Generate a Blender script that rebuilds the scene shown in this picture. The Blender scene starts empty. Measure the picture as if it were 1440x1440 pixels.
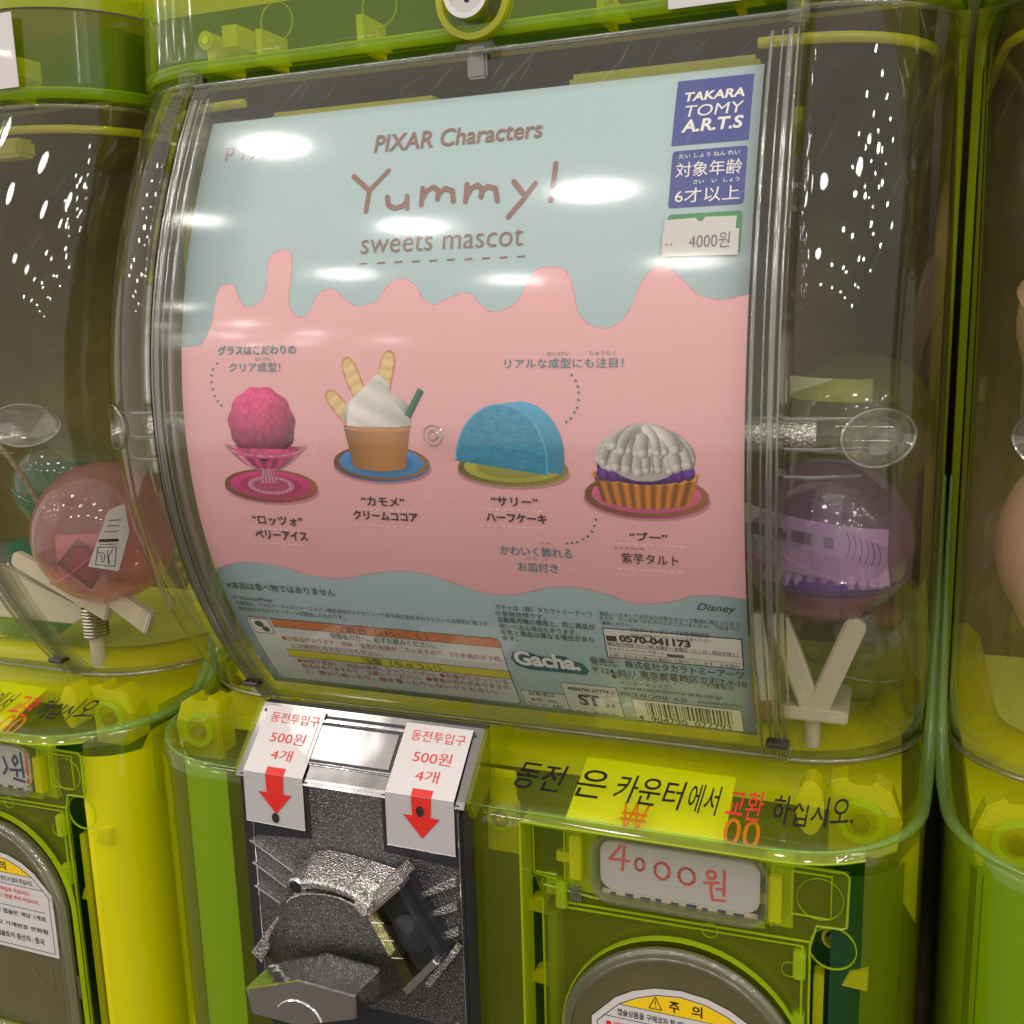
import bpy, bmesh, math, random
import numpy as np
from mathutils import Vector, Matrix
from mathutils.geometry import tessellate_polygon
random.seed(7)
SC = bpy.context.scene
C = SC.collection

# ------------------------------------------------------------ camera, world, lamps, exposure
cam = bpy.data.cameras.new('camera'); cam.sensor_width = 36; cam.lens = 36.0
cam.clip_start = 0.01; cam.clip_end = 50
camo = bpy.data.objects.new('camera', cam); C.objects.link(camo)
camo.location = (0.17768555, -0.38171844, 0.0570744)
camo.rotation_euler = (1.37930411, 0.02806604, 0.35820262)
SC.camera = camo
SC.view_settings.view_transform = 'Standard'; SC.view_settings.look = 'None'
SC.view_settings.exposure = 0.6; SC.view_settings.gamma = 1.0
SC.cycles.use_denoising = True
SC.cycles.transparent_max_bounces = 32
SC.cycles.max_bounces = 10
SC.cycles.caustics_reflective = False; SC.cycles.caustics_refractive = False
SC.cycles.sample_clamp_indirect = 6
w = bpy.data.worlds.new('World'); SC.world = w; w.use_nodes = True
w.node_tree.nodes['Background'].inputs[0].default_value = (1.0, 0.92, 0.86, 1)
w.node_tree.nodes['Background'].inputs[1].default_value = 0.60

def lamp(x, y, z, r, L, col=(1.0, 0.94, 0.88)):
    d = bpy.data.lights.new('ceiling_lamp', 'AREA'); d.shape = 'DISK'; d.size = 2*r
    d.energy = L*math.pi*math.pi*r*r; d.color = col
    o = bpy.data.objects.new('ceiling_lamp', d); C.objects.link(o); o.location = (x, y, z)
    return o
ZC = 1.6
for x, y, r in [(-1.15, -.70, .085), (-1.65, -1.29, .07), (-1.05, -1.55, .10), (-.48, -1.30, .10), (-1.6, -2.25, .10),
                (-1.05, -2.54, .10), (-.40, -2.33, .10), (.15, -1.0, .09), (.75, -1.3, .09), (.3, -2.1, .09),
                (1.0, -2.2, .09), (-2.3, -1.6, .09), (1.5, -.9, .09)]:
    lamp(x, y, ZC, r, 18)
for k in range(7):                                   # rows of small shop spots further off to both sides
    for j in range(5):
        lamp(-2.9-.55*j+random.uniform(-.15, .15), -.6-.75*k+random.uniform(-.15, .15), ZC, .045, 60)
        if k < 5: lamp(1.5+.45*j+random.uniform(-.15, .15), -.5-.6*k+random.uniform(-.12, .12), ZC, .04, 60)
for (x, y) in [(1.1+.22*i+.05*j, -.15-.25*j) for i in range(5) for j in range(4)] + [(-2.1-.25*i, -.25-.35*j) for i in range(4) for j in range(4)]:
    lamp(x, y, ZC-.1, .016, 70)

# ------------------------------------------------------------ materials
def lin(h):
    c = [int(h[i:i+2], 16)/255 for i in (0, 2, 4)]
    return tuple(v/12.92 if v <= .04045 else ((v+.055)/1.055)**2.4 for v in c)
M = {}
def new(n):
    m = bpy.data.materials.new(n); m.use_nodes = True; nt = m.node_tree; nt.nodes.clear()
    out = nt.nodes.new('ShaderNodeOutputMaterial'); M[n] = m
    return nt, out
def noise_bump(nt, scale, strength, dist=.0004, detail=4, stretch=None):
    tc = nt.nodes.new('ShaderNodeTexCoord'); no = nt.nodes.new('ShaderNodeTexNoise'); bu = nt.nodes.new('ShaderNodeBump')
    no.inputs['Scale'].default_value = scale; no.inputs['Detail'].default_value = detail
    if stretch:
        mp = nt.nodes.new('ShaderNodeMapping'); mp.inputs['Scale'].default_value = stretch
        nt.links.new(tc.outputs['Object'], mp.inputs[0]); nt.links.new(mp.outputs[0], no.inputs['Vector'])
    else: nt.links.new(tc.outputs['Object'], no.inputs['Vector'])
    nt.links.new(no.outputs[0], bu.inputs['Height'])
    bu.inputs['Strength'].default_value = strength; bu.inputs['Distance'].default_value = dist
    return bu, no
def pbr(n, col, rough=.5, metal=0, bump=None, var=0, coat=0, spec=.5, trans=0):
    nt, out = new(n); b = nt.nodes.new('ShaderNodeBsdfPrincipled')
    b.inputs['Base Color'].default_value = (*col, 1); b.inputs['Roughness'].default_value = rough
    b.inputs['Metallic'].default_value = metal; b.inputs['Coat Weight'].default_value = coat
    b.inputs['Specular IOR Level'].default_value = spec
    if bump:
        bu, no = noise_bump(nt, *bump); nt.links.new(bu.outputs[0], b.inputs['Normal'])
    if var:
        tc = nt.nodes.new('ShaderNodeTexCoord'); no = nt.nodes.new('ShaderNodeTexNoise'); no.inputs['Scale'].default_value = 40; no.inputs['Detail'].default_value = 6
        nt.links.new(tc.outputs['Object'], no.inputs['Vector'])
        mr = nt.nodes.new('ShaderNodeMapRange'); mr.inputs['To Min'].default_value = 1-var; mr.inputs['To Max'].default_value = 1+var
        nt.links.new(no.outputs[0], mr.inputs[0])
        mx = nt.nodes.new('ShaderNodeVectorMath'); mx.operation = 'SCALE'; mx.inputs[0].default_value = col
        nt.links.new(mr.outputs[0], mx.inputs['Scale']); nt.links.new(mx.outputs[0], b.inputs['Base Color'])
    nt.links.new(b.outputs[0], out.inputs[0]); return M[n]
def sparkle_metal(n, lo, hi, rough, scale, thr=(.45, .7)):  # sparkle of hammered metal painted as random light specks in the base colour
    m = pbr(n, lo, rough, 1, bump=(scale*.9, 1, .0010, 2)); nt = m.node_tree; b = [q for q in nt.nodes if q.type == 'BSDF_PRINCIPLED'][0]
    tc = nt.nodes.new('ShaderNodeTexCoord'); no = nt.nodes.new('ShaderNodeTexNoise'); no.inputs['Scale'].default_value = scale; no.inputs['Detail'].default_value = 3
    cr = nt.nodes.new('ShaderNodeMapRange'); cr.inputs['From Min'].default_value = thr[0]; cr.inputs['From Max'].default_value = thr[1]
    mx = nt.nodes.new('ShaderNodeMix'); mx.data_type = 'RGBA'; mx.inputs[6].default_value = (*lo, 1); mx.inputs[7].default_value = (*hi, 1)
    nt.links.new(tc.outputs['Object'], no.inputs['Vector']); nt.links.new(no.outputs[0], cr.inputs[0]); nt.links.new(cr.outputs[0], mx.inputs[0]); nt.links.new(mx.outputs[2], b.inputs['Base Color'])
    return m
def clear(n, tint, haze=(1, 1, 1), hz=.03, rough=.025, fres=1.5, gl=1.3, bump=(60, .10, .0006, 5), trl=.5, scratch=0, reflection_haze=0):
    """see-through plastic sheet: tinted transparency, a little body scatter, fresnel gloss"""
    nt, out = new(n); L = nt.links
    tr = nt.nodes.new('ShaderNodeBsdfTransparent'); tr.inputs[0].default_value = (*tint, 1)
    di = nt.nodes.new('ShaderNodeBsdfDiffuse'); di.inputs[0].default_value = (*haze, 1)
    tl = nt.nodes.new('ShaderNodeBsdfTranslucent'); tl.inputs[0].default_value = (*haze, 1)
    m0 = nt.nodes.new('ShaderNodeMixShader'); m0.inputs[0].default_value = trl; L.new(di.outputs[0], m0.inputs[1]); L.new(tl.outputs[0], m0.inputs[2])
    m1 = nt.nodes.new('ShaderNodeMixShader'); m1.inputs[0].default_value = hz
    L.new(tr.outputs[0], m1.inputs[1]); L.new(m0.outputs[0], m1.inputs[2])
    if scratch:
        tc = nt.nodes.new('ShaderNodeTexCoord'); acc = None
        for sc_, rot in ((( 30, 30, 900), .5), ((700, 40, 30), -.7), ((30, 30, 700), 1.2)):
            mr_ = nt.nodes.new('ShaderNodeMapping'); mr_.inputs['Rotation'].default_value = (0, rot, 0); L.new(tc.outputs['Object'], mr_.inputs[0])
            mp = nt.nodes.new('ShaderNodeMapping'); mp.inputs['Scale'].default_value = sc_
            no = nt.nodes.new('ShaderNodeTexNoise'); no.inputs['Scale'].default_value = 1; no.inputs['Detail'].default_value = 2
            L.new(mr_.outputs[0], mp.inputs[0]); L.new(mp.outputs[0], no.inputs['Vector'])
            mr = nt.nodes.new('ShaderNodeMapRange'); mr.inputs['From Min'].default_value = .66; mr.inputs['From Max'].default_value = .76
            mr.inputs['To Min'].default_value = 0; mr.inputs['To Max'].default_value = scratch
            L.new(no.outputs[0], mr.inputs[0])
            if acc is None: acc = mr.outputs[0]
            else:
                a = nt.nodes.new('ShaderNodeMath'); a.operation = 'ADD'; L.new(acc, a.inputs[0]); L.new(mr.outputs[0], a.inputs[1]); acc = a.outputs[0]
        a = nt.nodes.new('ShaderNodeMath'); a.operation = 'ADD'; a.inputs[1].default_value = hz; L.new(acc, a.inputs[0]); L.new(a.outputs[0], m1.inputs[0])
    if reflection_haze:  # soft blotchy haze painted in for blurred room reflections
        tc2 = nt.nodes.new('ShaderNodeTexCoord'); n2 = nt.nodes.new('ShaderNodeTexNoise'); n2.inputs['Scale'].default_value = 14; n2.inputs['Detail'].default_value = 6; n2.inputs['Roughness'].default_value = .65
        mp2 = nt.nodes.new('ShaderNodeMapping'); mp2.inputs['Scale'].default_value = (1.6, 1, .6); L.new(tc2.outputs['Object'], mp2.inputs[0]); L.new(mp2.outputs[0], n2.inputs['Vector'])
        m3 = nt.nodes.new('ShaderNodeMapRange'); m3.inputs['From Min'].default_value = .45; m3.inputs['From Max'].default_value = .75; m3.inputs['To Max'].default_value = reflection_haze; L.new(n2.outputs[0], m3.inputs[0])
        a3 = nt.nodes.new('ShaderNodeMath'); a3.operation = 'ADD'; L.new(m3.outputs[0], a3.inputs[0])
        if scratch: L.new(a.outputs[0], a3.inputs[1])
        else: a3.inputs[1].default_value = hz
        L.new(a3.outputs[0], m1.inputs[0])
    gs = nt.nodes.new('ShaderNodeBsdfGlossy'); gs.inputs['Roughness'].default_value = rough
    bu, no = noise_bump(nt, *bump); L.new(bu.outputs[0], gs.inputs['Normal'])
    fr = nt.nodes.new('ShaderNodeLayerWeight'); fr.inputs[0].default_value = .5       # Schlick reflectance, the same from both sides of the sheet
    pw = nt.nodes.new('ShaderNodeMath'); pw.operation = 'POWER'; pw.inputs[1].default_value = 4.0; L.new(fr.outputs['Facing'], pw.inputs[0])
    mu = nt.nodes.new('ShaderNodeMath'); mu.operation = 'MULTIPLY_ADD'; mu.inputs[1].default_value = .88; mu.inputs[2].default_value = .042*gl; mu.use_clamp = True
    L.new(pw.outputs[0], mu.inputs[0])
    m2 = nt.nodes.new('ShaderNodeMixShader'); L.new(mu.outputs[0], m2.inputs[0]); L.new(m1.outputs[0], m2.inputs[1]); L.new(gs.outputs[0], m2.inputs[2])
    L.new(m2.outputs[0], out.inputs[0]); return M[n]
clear('clear_plastic', (.95, .95, .92), (.95, .86, .62), .012, .03, bump=(25, .14, .0012, 3), scratch=.05, reflection_haze=.05)
clear('clear_cover', (.96, .96, .94), (.95, .95, .92), .012, .10, gl=1.8, bump=(22, .12, .0010, 5), scratch=.10, reflection_haze=.035)
clear('clear_edge', (.80, .82, .74), (.95, .95, .88), .10, .10, gl=4.5)
clear('lime_shell', (.94, .96, .04), (.80, .88, .02), .155, .06, bump=(18, .1, .001, 3))
clear('lime_lid', (.78, .90, .04), (.50, .68, .02), .22, .08, bump=(18, .15, .001, 3))
clear('lime_edge', (.75, .9, .04), (.80, .98, .02), .55, .15)
clear('clear_rim', (.93, .94, .86), (.95, .95, .85), .08, .05, gl=2.2)
clear('rim_green', (.80, .96, .50), (.62, .88, .34), .30, .08)
clear('yellow_part', (.95, .95, .03), (.98, .96, .02), .62, .12)
clear('door_plate', (.82, .90, .05), (.62, .66, .01), .17, .05)
clear('capsule_purple', (.86, .70, .93), (.74, .52, .84), .22, .05)
clear('capsule_yellow', (.80, .84, .45), (.7, .75, .3), .18, .05)
clear('capsule_pink', (.96, .64, .66), (.98, .55, .58), .34, .05)
clear('capsule_clear', (.86, .90, .84), (.8, .9, .8), .06, .04)
clear('capsule_teal', (.5, .8, .7), (.15, .45, .38), .4, .08)
clear('film', (.93, .92, .93), (.9, .86, .92), .10, .08, gl=2, bump=(200, .8, .002, 4))
pbr('beige_capsule', lin('d9ab8c'), .35, coat=.4)
pbr('liner_green', (.004, .05, .015), .5)
pbr('liner_lime', (.16, .34, .01), .5)
pbr('bright_yellow', (.92, .88, .01), .4)
pbr('flap_grey', lin('b8b4b5'), .35)
pbr('chassis_green', (.005, .055, .022), .55)
pbr('wall_olive', (.48, .45, .008), .6)
pbr('wall_yellow', (.85, .76, .006), .5)
pbr('deck_olive', (.80, .82, .16), .5)
pbr('backdrop', (.17, .135, .035), .8, var=.35)
pbr('shop_wall', (.05, .04, .02), .8)
pbr('paper', (.80, .77, .74), .6, var=.03)
pbr('paper_yellow', (.85, .85, .5), .6)
pbr('toy_paper', (.85, .62, .60), .6)
pbr('label_white', (.66, .62, .61), .45, coat=.3)
pbr('cream_plastic', lin('d8cfb4'), .35)
pbr('coin_plate', (.045, .045, .052), .38, .5, spec=.5)
sparkle_metal('hammered', (.10, .10, .102), (.46, .45, .43), .27, 1500, (.50, .72))
sparkle_metal('hammered_chrome', (.40, .37, .35), (.92, .89, .85), .18, 1100, (.42, .66))
pbr('knob_metal', (.74, .72, .69), .09, 1, bump=(70, .35, .0016, 3))
pbr('chrome', (.78, .76, .74), .10, 1, bump=(60, .3, .001, 3))
pbr('brushed', (.24, .23, .225), .17, 1, bump=(30, .3, .0016, 2))
pbr('olive_chrome', (.22, .22, .10), .22, 1, bump=(200, .6, .001, 3))
pbr('steel', (.55, .53, .50), .25, 1)
pbr('black_gap', (.006, .006, .006), .6)
pbr('outlet_dark', (.12, .105, .045), .35, var=.15)
pbr('ceiling_grey', (.22, .20, .18), .9)
pbr('floor_brown', (.05, .04, .03), .4, var=.2)
pbr('cord', lin('9c8f6a'), .8, bump=(1500, 1, .001, 2))
for n, c in dict(brown='8b6355', ink='38302c', teal='2f7d88', white='f2efec', orange='a8623a', red='b04a4a', black='151515',
                 print_red='d8281f', sign_red='d43b28', coral='e06a58', blue_logo='26388f', green_logo='2c8b4c', grey_ink='5a5754', navy='27406b',
                 teal_logo='16606e', eco_green='2b5a3a').items():
    pbr('ink_'+n, lin(c), .5)
pbr('poster_blue', lin('aec7cc'), .42, var=.015)
pbr('poster_pink', lin('efb3b6'), .42, var=.02)
pbr('pink_shade', lin('d98f98'), .42)
pbr('paper_cream', lin('ece8df'), .5)
pbr('band_orange', lin('d07a35'), .5)
pbr('band_yellow', lin('d8d23a'), .5)
pbr('sun_yellow', lin('f2cb12'), .5)
pbr('box_grey', lin('d7dcd6'), .5)
nt, out = new('print'); b = nt.nodes.new('ShaderNodeBsdfPrincipled'); at = nt.nodes.new('ShaderNodeAttribute'); at.attribute_name = 'Col'
b.inputs['Roughness'].default_value = .42; nt.links.new(at.outputs[0], b.inputs['Base Color']); nt.links.new(b.outputs[0], out.inputs[0])

# ------------------------------------------------------------ helpers
def thing(name, label=None, cat=None, group=None, loc=(0, 0, 0)):
    o = bpy.data.objects.new(name, None); C.objects.link(o); o.location = loc; o.empty_display_size = .02
    if label: o['label'] = label
    if cat: o['category'] = cat
    if group: o['group'] = group
    return o
def link(name, me, parent=None, mat=None):
    o = bpy.data.objects.new(name, me); C.objects.link(o)
    if parent: o.parent = parent
    if mat and not me.materials: me.materials.append(M[mat])
    return o
def mesh(name, v, f, mat, parent=None, smooth=False):
    me = bpy.data.meshes.new(name); me.from_pydata([tuple(p) for p in v], [], f); me.update()
    if smooth: me.shade_smooth()
    return link(name, me, parent, mat)
def from_bm(name, bm, mat, parent=None, smooth=False):
    me = bpy.data.meshes.new(name); bm.to_mesh(me); bm.free()
    if smooth: me.shade_smooth(); me.set_sharp_from_angle(angle=math.radians(50))
    return link(name, me, parent, mat)
def box(name, x0, x1, y0, y1, z0, z1, mat, parent=None, bev=0, rot=None, off=None):
    bm = bmesh.new(); bmesh.ops.create_cube(bm, size=1)
    for v in bm.verts: v.co = Vector(((x0+x1)/2+v.co.x*(x1-x0), (y0+y1)/2+v.co.y*(y1-y0), (z0+z1)/2+v.co.z*(z1-z0)))
    if rot: bmesh.ops.rotate(bm, verts=bm.verts, cent=((x0+x1)/2, (y0+y1)/2, (z0+z1)/2), matrix=Matrix.Rotation(rot[0], 3, rot[1]))
    if bev: bmesh.ops.bevel(bm, geom=bm.edges[:], offset=bev, segments=2, affect='EDGES')
    return from_bm(name, bm, mat, parent)
def prism_bm(bm, pts, y0, y1, bev=0):
    """outline in x,z pushed from y0 (front) to y1 (back)"""
    vf = [bm.verts.new((x, y0, z)) for x, z in pts]; vb = [bm.verts.new((x, y1, z)) for x, z in pts]
    n = len(pts); ff = bm.faces.new(vf); bm.faces.new(vb[::-1])
    for i in range(n): bm.faces.new((vf[i], vb[i], vb[(i+1) % n], vf[(i+1) % n]))
    if bev: bmesh.ops.bevel(bm, geom=list(ff.edges), offset=bev, segments=2, affect='EDGES')
def prism(name, pts, y0, y1, mat, parent=None, bev=0):
    bm = bmesh.new(); prism_bm(bm, pts, y0, y1, bev); bmesh.ops.recalc_face_normals(bm, faces=bm.faces)
    return from_bm(name, bm, mat, parent)
def ringpr(name, outer, inner, y0, y1, mat, parent=None):
    bm = bmesh.new(); n = len(outer)
    A = [[bm.verts.new((x, y, z)) for x, z in p] for p, y in ((outer, y0), (outer, y1), (inner, y1), (inner, y0))]
    for k in range(4):
        a, b = A[k], A[(k+1) % 4]
        for i in range(n): bm.faces.new((a[i], a[(i+1) % n], b[(i+1) % n], b[i]))
    bmesh.ops.recalc_face_normals(bm, faces=bm.faces)
    return from_bm(name, bm, mat, parent)
def rrect(x0, x1, z0, z1, r, n=5):
    p = []
    for cx, cz, a in ((x1-r, z1-r, 0), (x0+r, z1-r, 90), (x0+r, z0+r, 180), (x1-r, z0+r, 270)):
        for k in range(n+1):
            t = math.radians(a+90*k/n); p.append((cx+r*math.cos(t), cz+r*math.sin(t)))
    return p
def circle(cx, cz, r, n=28, a0=0, a1=360): return [(cx+r*math.cos(math.radians(a0+(a1-a0)*k/n)), cz+r*math.sin(math.radians(a0+(a1-a0)*k/n))) for k in range(n + (a1-a0 != 360))]
def tube_bm(bm, pts, r, n=8):
    pts = [Vector(p) for p in pts]; rings = []
    for i, p in enumerate(pts):
        d = (pts[min(i+1, len(pts)-1)]-pts[max(i-1, 0)]).normalized()
        u = d.orthogonal().normalized() if i == 0 else (u-d*u.dot(d)).normalized()
        v = d.cross(u); rr = r[i] if isinstance(r, (list, tuple)) else r
        rings.append([bm.verts.new(p+(u*math.cos(2*math.pi*k/n)+v*math.sin(2*math.pi*k/n))*rr) for k in range(n)])
    for a, b in zip(rings, rings[1:]):
        for k in range(n): bm.faces.new((a[k], a[(k+1) % n], b[(k+1) % n], b[k]))
    bm.faces.new(rings[0][::-1]); bm.faces.new(rings[-1])
def tube(name, pts, r, mat, parent=None, n=8):
    bm = bmesh.new(); tube_bm(bm, pts, r, n); return from_bm(name, bm, mat, parent, True)
def tubes(name, paths, r, mat, parent=None, n=6):
    bm = bmesh.new()
    for p in paths: tube_bm(bm, p, r, n)
    return from_bm(name, bm, mat, parent, True)
def loft(name, rows, mat, parent=None, smooth=True, solid=0):
    n = len(rows[0]); v = [p for r in rows for p in r]
    f = [(i*n+j, i*n+j+1, (i+1)*n+j+1, (i+1)*n+j) for i in range(len(rows)-1) for j in range(n-1)]
    o = mesh(name, v, f, mat, parent, smooth)
    if solid:
        m = o.modifiers.new('thickness', 'SOLIDIFY'); m.thickness = solid; m.offset = 0
    return o
def fill(bm, pts, fn, off, cuts=0):
    """flat outline (mm) triangulated and laid on a curved surface by fn(x,z,off)"""
    tri = tessellate_polygon([[Vector((x, z, 0)) for x, z in pts]])
    b2 = bmesh.new(); vs = [b2.verts.new((x, 0, z)) for x, z in pts]
    for t in tri:
        try: b2.faces.new([vs[i] for i in t])
        except ValueError: pass
    if cuts:
        zs = [p[1] for p in pts]; z = math.ceil(min(zs)/cuts)*cuts
        while z < max(zs):
            bmesh.ops.bisect_plane(b2, geom=b2.verts[:]+b2.edges[:]+b2.faces[:], plane_co=(0, 0, z), plane_no=(0, 0, 1), dist=1e-5); z += cuts
    mp = {}
    for v in b2.verts: mp[v] = bm.verts.new(fn(v.co.x, v.co.z, off))
    for f in b2.faces:
        q = bm.faces.new([mp[v] for v in f.verts]); q.normal_update()
        if q.normal.y > 0: q.normal_flip()
    b2.free()
def flat(name, polys, fn, off, mat, parent=None, cuts=0):
    bm = bmesh.new()
    for p in polys: fill(bm, p, fn, off, cuts)
    return from_bm(name, bm, mat, parent)
_tc = {}
def glyphs(s, wt=0, shear=0):
    k = (s, wt, shear)
    if k not in _tc:
        cu = bpy.data.curves.new('lettering', 'FONT'); cu.body = s; cu.size = 1; cu.offset = wt; cu.resolution_u = 3; cu.shear = shear
        o = bpy.data.objects.new('lettering', cu); C.objects.link(o); bpy.context.view_layer.update()
        me = bpy.data.meshes.new_from_object(o.evaluated_get(bpy.context.evaluated_depsgraph_get()))
        v = np.zeros(len(me.vertices)*3); me.vertices.foreach_get('co', v); v = v.reshape(-1, 3)
        f = [tuple(p.vertices) for p in me.polygons]
        bpy.data.objects.remove(o); bpy.data.curves.remove(cu); bpy.data.meshes.remove(me)
        _tc[k] = (v, f)
    return _tc[k]
def text(s, x, z, w, h, fn, off, mat, parent, wt=0, shear=0, name='lettering'):
    """lettering scaled to the box (x..x+w, z..z+h) and laid on the surface fn"""
    v, f = glyphs(s, wt, shear)
    a = v.min(0); b_ = v.max(0)
    P_ = [fn(x+(p[0]-a[0])/(b_[0]-a[0])*w, z+(p[1]-a[1])/(b_[1]-a[1])*h, off) for p in v]
    return mesh(name, P_, f, mat, parent)
def stroke_polys(pts, wd):
    out = []
    for (x0, z0), (x1, z1) in zip(pts, pts[1:]):
        d = math.hypot(x1-x0, z1-z0) or 1; ux, uz = (x1-x0)/d*wd/2, (z1-z0)/d*wd/2
        out.append([(x0-uz, z0+ux), (x0+uz, z0-ux), (x1+uz, z1-ux), (x1-uz, z1+ux)])
    for x, z in pts: out.append([(x+wd/2*math.cos(t*math.pi/5), z+wd/2*math.sin(t*math.pi/5)) for t in range(10)])
    return out
def strokes(name, lines, wd, fn, off, mat, parent):
    bm = bmesh.new(); k = 0
    for l in lines:
        for p in stroke_polys(l, wd): fill(bm, p, fn, off+.012*(k % 12)); k += 1
    return from_bm(name, bm, mat, parent)
def smooth_line(pts, n=4):
    out = []
    for i in range(len(pts)-1):
        p0 = pts[max(i-1, 0)]; p1 = pts[i]; p2 = pts[i+1]; p3 = pts[min(i+2, len(pts)-1)]
        for k in range(n):
            t = k/n; out.append(tuple(.5*((2*p1[a])+(-p0[a]+p2[a])*t+(2*p0[a]-5*p1[a]+4*p2[a]-p3[a])*t*t+(-p0[a]+3*p1[a]-3*p2[a]+p3[a])*t**3) for a in (0, 1)))
    return out+[tuple(pts[-1])]

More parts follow.
